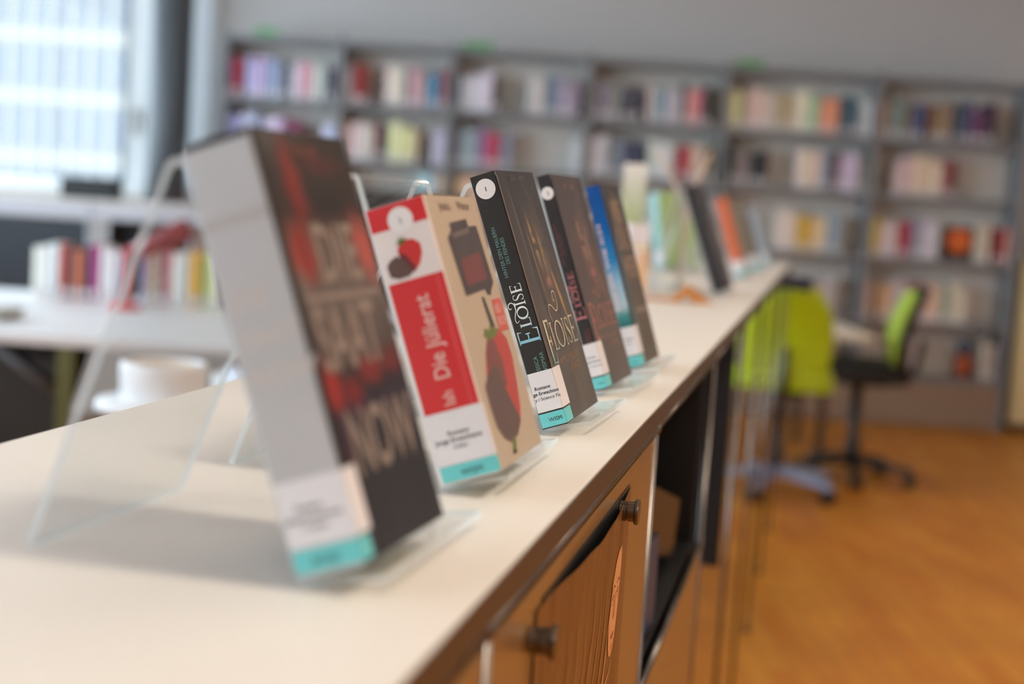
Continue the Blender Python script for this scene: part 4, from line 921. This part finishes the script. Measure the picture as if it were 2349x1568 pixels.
# ================================================================== CHAIRS AND TABLES
def office_chair(label, u, d, face, shell, pad, base_m, seat_m, headrest=False, bw=.215, dz=0):
    """face = direction the sitter looks, in room angles; local +X is forward"""
    e = empty('office_chair', room(u, d, 0), TH + face)
    for i in range(5):
        a = 2*pi*i/5+.35; R = Matrix.Rotation(a, 4, 'Z')
        vs = [(.03, -.028, .085), (.03, .028, .085), (.30, .02, .062), (.30, -.02, .062), (.03, -.026, .13), (.03, .026, .13), (.30, .016, .088), (.30, -.016, .088)]
        m_ = MB(); m_.add([R @ Vector(p) for p in vs], [(0, 3, 2, 1), (4, 5, 6, 7), (0, 1, 5, 4), (1, 2, 6, 5), (2, 3, 7, 6), (3, 0, 4, 7)]); m_.build('base_arm', base_m, e)
        m_ = MB(); Tm = R @ Matrix.Translation((.285, 0, .029)) @ Matrix.Rotation(pi/2, 4, 'X')
        m_.lathe([(.029, -.026), (.029, -.008)], 14, mtx=Tm); m_.lathe([(.029, .008), (.029, .026)], 14, mtx=Tm); m_.lathe([(.008, -.008), (.008, .008)], 8, mtx=Tm)
        m_.lathe([(.007, .02), (.007, .062)], 8, mtx=R @ Matrix.Translation((.285, 0, 0))); m_.build('caster', BLACKP, e)
    m_ = MB(); m_.lathe([(.036, .09), (.036, .20), (.026, .205), (.026, .37+dz), (.05, .385+dz), (.07, .40+dz)], 20); m_.build('column', BLACKP, e)
    m_ = MB(); m_.bbox(-.14, .10, -.075, .075, .385+dz, .425+dz, .012); m_.build('tilt_mechanism', BLACKP, e)
    bm = bmesh.new(); bmesh.ops.create_grid(bm, x_segments=14, y_segments=14, size=.5)
    me_v = []
    def cushion(th, rx, ry, z, crown, front):
        m2 = MB(); n = 20; rings = [(1.0, 0), (1.0, .5), (.96, .85), (.85, 1.0), (.5, 1.05), (0.02, 1.07)]; vs = []
        for sc_, hh in [(.9, -.02)] + rings:
            for i in range(n):
                a = 2*pi*i/n; x = abs(cos(a))**.55*(1 if cos(a) > 0 else -1); y = abs(sin(a))**.55*(1 if sin(a) > 0 else -1)
                vs.append((x*rx*sc_, y*ry*sc_, z+th*hh - front*max(0, x*sc_-.6)**2))
        k = len(rings)+1; fs = [(j*n+i, j*n+(i+1) % n, (j+1)*n+(i+1) % n, (j+1)*n+i) for j in range(k-1) for i in range(n)]
        m2.add(vs, fs, 0, True); m2.f.append(tuple(range(n))[::-1]); m2.m.append(0); m2.s.append(False); m2.f.append(tuple((k-1)*n+i for i in range(n))); m2.m.append(0); m2.s.append(True); return m2
    bm.free()
    cushion(.03, .24, .235, .425+dz, 0, .0).build('seat_shell', shell, e); cushion(.055, .232, .225, .452+dz, .01, .12).build('seat', seat_m, e)
    def back(off, th, wd, z0, z1, m, nm):
        nx, nz = 10, 10; vs = []
        for lay in (0, 1):
            for j in range(nz+1):
                t = j/nz; z = z0+(z1-z0)*t
                for i in range(nx+1):
                    s = -1+2*i/nx; half = wd*(.80+.34*sin(pi*min(1, t*.85+.12)))*(1-.22*max(0, t-.82)/.18)*(1-.3*max(0, .12-t)/.12)
                    x = -.215 - .16*(z-.5)**1.0*.9 + .03*sin(pi*t*1.1) + .055*s*s + off - lay*th
                    vs.append((x, s*half, z))
        k = (nx+1)*(nz+1); fs = []
        for j in range(nz):
            for i in range(nx):
                a = j*(nx+1)+i; fs += [(a, a+1, a+nx+2, a+nx+1), (k+a, k+a+nx+1, k+a+nx+2, k+a+1)]
        ring = [i for i in range(nx+1)] + [(j+1)*(nx+1)-1 for j in range(1, nz+1)] + [nz*(nx+1)+i for i in range(nx-1, -1, -1)] + [j*(nx+1) for j in range(nz-1, 0, -1)]
        fs += [(ring[i], k+ring[i], k+ring[(i+1) % len(ring)], ring[(i+1) % len(ring)]) for i in range(len(ring))]
        m2 = MB(); m2.add(vs, fs, 0, True); m2.build(nm, m, e)
    back(0, .018, bw, .47+dz*.6, .955, shell, 'backrest'); back(.03, .028, bw*.88, .5+dz*.6, .93, pad, 'back_cushion')
    m_ = MB(); m_.tube([(-.10, 0, .405+dz), (-.22, 0, .41+dz), (-.262, 0, .47+dz), (-.285, 0, .62+dz)], [.022, .022, .02, .016], 10); m_.build('back_bracket', BLACKP, e)
    if headrest:
        m_ = MB(); m_.bbox(-.325, -.275, -.09, .09, .945, 1.0, .018); m_.build('headrest', NAVY, e)
    return tag(e, label, 'chair', 'office chairs by the white table')
office_chair('office chair with lime green back and silver star base, beside the counter end', 1.23, 6.70, pi*.45, LIME, LIME, mat('polished_aluminium', (160, 174, 204), .35, .3), LIME, True, .18, .07)
office_chair('office chair seen from the side, black shell with lime green cushions', 1.68, 7.16, pi*.95, BLACKP, mat('lime_fabric', (172, 196, 70), .8, var=.1), BLACKP, mat('black_seat_fabric', (20, 19, 17), .9), False, .215, .085)
def table(label, u0_, u1_, d0_, d1_, z, top, leg, th=.028, cat='table', name='work_table', legs=((0, 0), (1, 0), (0, 1), (1, 1)), group=None, inset=0):
    e = empty(name, room((u0_+u1_)/2, (d0_+d1_)/2, 0), TH); a, b = (u1_-u0_)/2, (d1_-d0_)/2
    m_ = MB(); m_.bbox(-a, a, -b, b, z-th, z, .003); m_.build('tabletop', top, e)
    m_ = MB(); q = .05
    m_.box(-a+q, a-q, -b+q+inset, -b+q+.03+inset, z-th-.05, z-th); m_.build('frame_rail', leg, e)
    m_ = MB(); m_.box(-a+q, a-q, b-q-.03, b-q, z-th-.05, z-th); m_.build('frame_rail', leg, e)
    for sx, sy in legs:
        x = -a+q+.02 if sx == 0 else a-q-.02; y = -b+q+.02+inset if sy == 0 else b-q-.02
        m_ = MB(); m_.bbox(x-.02, x+.02, y-.02, y+.02, 0, z-th, .003); m_.build('leg', leg, e)
    return tag(e, label, cat, group)
table('small white topped table between the two lime office chairs', .98, 1.70, 7.0, 8.4, .72, mat('table_beige_white', (226, 216, 204), .45, var=.02), CHROME, inset=.62)

# ================================================================== LEFT SIDE: DESKS AND CABINET BEHIND THE COUNTER
OLIVE = mat('olive_metal', (92, 92, 52), .45, .3)
e = table('long white desk with books behind the counter', -3.3, -.15, 4.62, 6.28, .74, mat('desk_white', (214, 212, 212), .45, var=.02), BLACKP, .03, 'desk', 'desk')
m_ = MB(); m_.tube([(.10, -.81, .70), (.34, -.81, .54)], .016, 8); m_.build('brace', mat('dark_grey_metal', (70, 68, 70), .5), e)
m_ = MB(); m_.bbox(-1.55, .47, -.78, -.76, .05, .708, .002); m_.build('void_shade_panel', BLACK, e)  # black sheet standing in for the dark void under the desk
m_ = MB(); m_.bbox(.31, .365, -.83, -.785, 0, .708, .003); m_.build('olive_leg', OLIVE, e)
e = table('grey brown desk close behind the counter carrying a white round tin', -.45, .45, -.60, .60, .735, mat('desk_linoleum', (122, 108, 100), .55, var=.03), OLIVE, .028, 'desk', 'desk')
e.location = room(-.665, 3.925); e.rotation_euler = (0, 0, TH+.241)
# white round tin with a wide rim
e = empty('round_tin', room(-.775, 3.32, .735), TH)
WT = mat('white_enamel', (238, 238, 240), .35, var=.01)
m_ = MB(); m_.lathe([(.0, 0), (.135, 0), (.148, .006), (.15, .016), (.145, .026), (.12, .03), (.09, .032)], 40, caps=False); m_.build('rim', WT, e)
m_ = MB(); m_.lathe([(.094, .030), (.097, .1), (.094, .112), (.088, .114), (.084, .11), (.083, .045), (.0, .045)], 40, caps=False); m_.build('body', WT, e)
m_ = MB(); m_.lathe([(.082, .046), (.0815, .104), (.05, .106), (.05, .046)], 32, caps=False); m_.build('paper_roll', mat('beige_paper', (226, 204, 178), .7), e)
tag(e, 'white round tin with a wide rim and beige inside on the grey brown desk', 'tin')
e = empty('paper_stack', room(-.60, 3.62, .735), TH+.3)
m_ = MB(); m_.bbox(-.11, .11, -.15, .15, 0, .045, .002); m_.build('sheets', PAPER, e); m_ = MB(); m_.box(-.08, .08, -.13, .13, .045, .062); m_.build('top_pad', mat('pad_blue_white', (206, 216, 232), .6), e)
tag(e, 'white stack of paper beside the white round tin', 'paper')
e = empty('open_folder', room(-2.02, 4.98, .74), TH+.15)
m_ = MB(); m_.bbox(-.3, .3, -.12, .14, 0, .012, .002); m_.build('cover', mat('folder_grey_blue', (176, 188, 206), .5), e); m_ = MB(); m_.prism([(.0, .012), (.34, .012), (.34, .03), (.30, .034)], 'y', -.05, .16); m_.build('flap', mat('folder_taupe', (150, 140, 124), .6), e)
tag(e, 'flat grey blue folder with a taupe flap lying at the desk left', 'folder')
# row of books on the white desk
DESKB = [(-1.935, -1.895, (226, 220, 205)), (-1.893, -1.86, (232, 226, 214)), (-1.858, -1.83, (200, 212, 226)), (-1.828, -1.80, (186, 74, 58)), (-1.798, -1.772, (56, 56, 66)), (-1.77, -1.735, (190, 104, 72)), (-1.733, -1.708, (52, 50, 56)), (-1.706, -1.668, (150, 52, 110)), (-1.666, -1.635, (210, 206, 206)), (-1.633, -1.60, (226, 222, 220)),
         (-1.50, -1.475, (140, 130, 170)), (-1.473, -1.44, (176, 150, 120)), (-1.438, -1.405, (140, 122, 122)), (-1.403, -1.382, (184, 70, 80)), (-1.38, -1.34, (212, 212, 206)), (-1.338, -1.31, (196, 198, 196)), (-1.306, -1.262, (226, 160, 50)), (-1.26, -1.244, (84, 130, 96)), (-1.242, -1.215, (232, 216, 130)), (-1.213, -1.18, (222, 216, 200))]
for i, (a, b, c) in enumerate(DESKB):
    t = b-a-.001; hh = t/2; w = .14; h = random.uniform(.2, .225); th = .0015; m_ = MB()
    m_.prism([(-hh, .012), (-hh+.003, .003), (-hh*.4, 0), (hh*.4, 0), (hh-.003, .003), (hh, .012), (hh, w), (hh-th, w), (hh-th, .014), (-hh+th, .014), (-hh+th, w), (-hh, w)], 'z', 0, h, 0); m_.box(-hh+th, hh-th, .0142, w-.004, .002, h-.003, 1); m_.box(-hh*.6, hh*.6, -.0006, 0, .01, .045, 2)
    o = m_.build('desk_book', [shelf_mat(c), PAGES, LABEL]); o.location = room((a+b)/2, 5.96, .74); o.rotation_euler = (0, 0, TH)
    tag(o, '%s book, %s from left in the row standing on the white desk' % (colour_name(c), ORD[i]), 'book', 'books on the white desk')
e = empty('bookend', room(-1.16, 5.98, .74), TH); m_ = MB(); m_.box(0, .003, 0, .12, 0, .16); m_.build('upright_plate', STEEL, e); m_ = MB(); m_.box(0, .1, 0, .12, 0, .003); m_.build('foot_plate', STEEL, e)
tag(e, 'grey steel bookend at the right end of the desk books', 'bookend')
# red desk lamp
e = empty('desk_lamp', room(-1.487, 5.70, .74), TH); RD = mat('red_lacquer', (206, 30, 38), .35, coat=.3); RDD = mat('dark_red_shade', (128, 22, 28), .4, coat=.3)
m_ = MB(); m_.lathe([(.06, 0), (.06, .012), (.05, .022), (.018, .03)], 24); m_.build('base', RD, e)
m_ = MB(); m_.tube([(0, 0, .02), (.004, 0, .12), (.0, 0, .215)], .011, 10); m_.ball((0, 0, .22), .018); m_.build('arm', RD, e)
m_ = MB(); dv = Vector((.215, 0, .115)); ang_ = atan2(.115, .215); Tm = Matrix.Translation((.02, 0, .215)) @ Matrix.Rotation(-ang_, 4, 'Y') @ Matrix.Rotation(pi/2, 4, 'Y')
m_.lathe([(.02, 0), (.032, .02), (.04, .08), (.042, .225), (.036, .24)], 22, mtx=Tm); m_.build('lamp_shade', RDD, e)
tag(e, 'red desk lamp with tilted tube shade among the desk books', 'lamp')
# monitor on the desk
e = empty('monitor', room(-.40, 5.5, .74), TH+.12)
m_ = MB(); m_.bbox(-.22, .2, -.012, .03, .12, .515, .006); m_.build('housing', mat('monitor_grey_black', (46, 48, 52), .5), e); m_ = MB(); m_.box(-.21, .19, -.0135, -.012, .13, .505); m_.build('screen', mat('screen_black', (14, 14, 16), .25), e)
m_ = MB(); m_.tube([(0, .05, .01), (0, .05, .30), (0, .03, .30)], .018, 10); m_.build('neck', BLACKP, e); m_ = MB(); m_.bbox(-.12, .12, -.06, .12, 0, .012, .004); m_.build('foot', BLACKP, e)
tag(e, 'dark computer monitor seen over the strawberry book', 'monitor')
# low cabinet on tubes below the window
e = empty('window_cabinet', room(-3.5, 8.0, 0), TH); ZC_ = 1.10; Lc = 2.35
m_ = MB(); m_.bbox(-.02, Lc+.02, -.01, .42, ZC_-.02, ZC_, .002); m_.build('top', WHITE, e)
m_ = MB(); m_.bbox(0, Lc, -.004, .012, ZC_-.10, ZC_-.022, .002); m_.build('front_rail', mat('pale_blue_grey', (196, 200, 210), .4), e)
SL = mat('slate_blue_panel', (36, 44, 54), .45)
xsx = [0, .5, 1.2, 1.75, Lc]
for i, x in enumerate(xsx):
    for y in (.0, .39):
        m_ = MB(); m_.tube([(x, y, 0), (x, y, ZC_-.02)], .011, 10); m_.build('post', mat('pale_tube', (190, 192, 200), .35, .4), e)
for a, b, mm in ((0, .5, SL), (.5, 1.2, SL), (1.2, 1.56, BLACK), (1.56, 1.75, BLACK), (1.75, Lc, mat('panel_taupe', (150, 142, 132), .5))):
    m_ = MB(); d_ = .02 if mm is not BLACK else .37
    m_.bbox(a+.013, b-.013, d_, d_+.008, .42, ZC_-.11, .001); m_.bbox(a+.013, b-.013, .012, .38, .40, .408, .001); m_.bbox(a+.013, b-.013, .02, .028, .05, .39, .001); m_.build('compartment', mm, e)
tag(e, 'low tube framed cabinet with slate blue panels below the window', 'cabinet')
e = empty('black_box', room(-2.35, 8.2, ZC_), TH)
m_ = MB(); m_.bbox(-.145, .145, -.1, .1, 0, .1, .004); m_.build('box_body', BLACKP, e); m_ = MB(); m_.bbox(-.148, .148, -.103, .103, .1, .118, .004); m_.build('lid', BLACKP, e)
tag(e, 'black box standing on the low cabinet before the window', 'box')
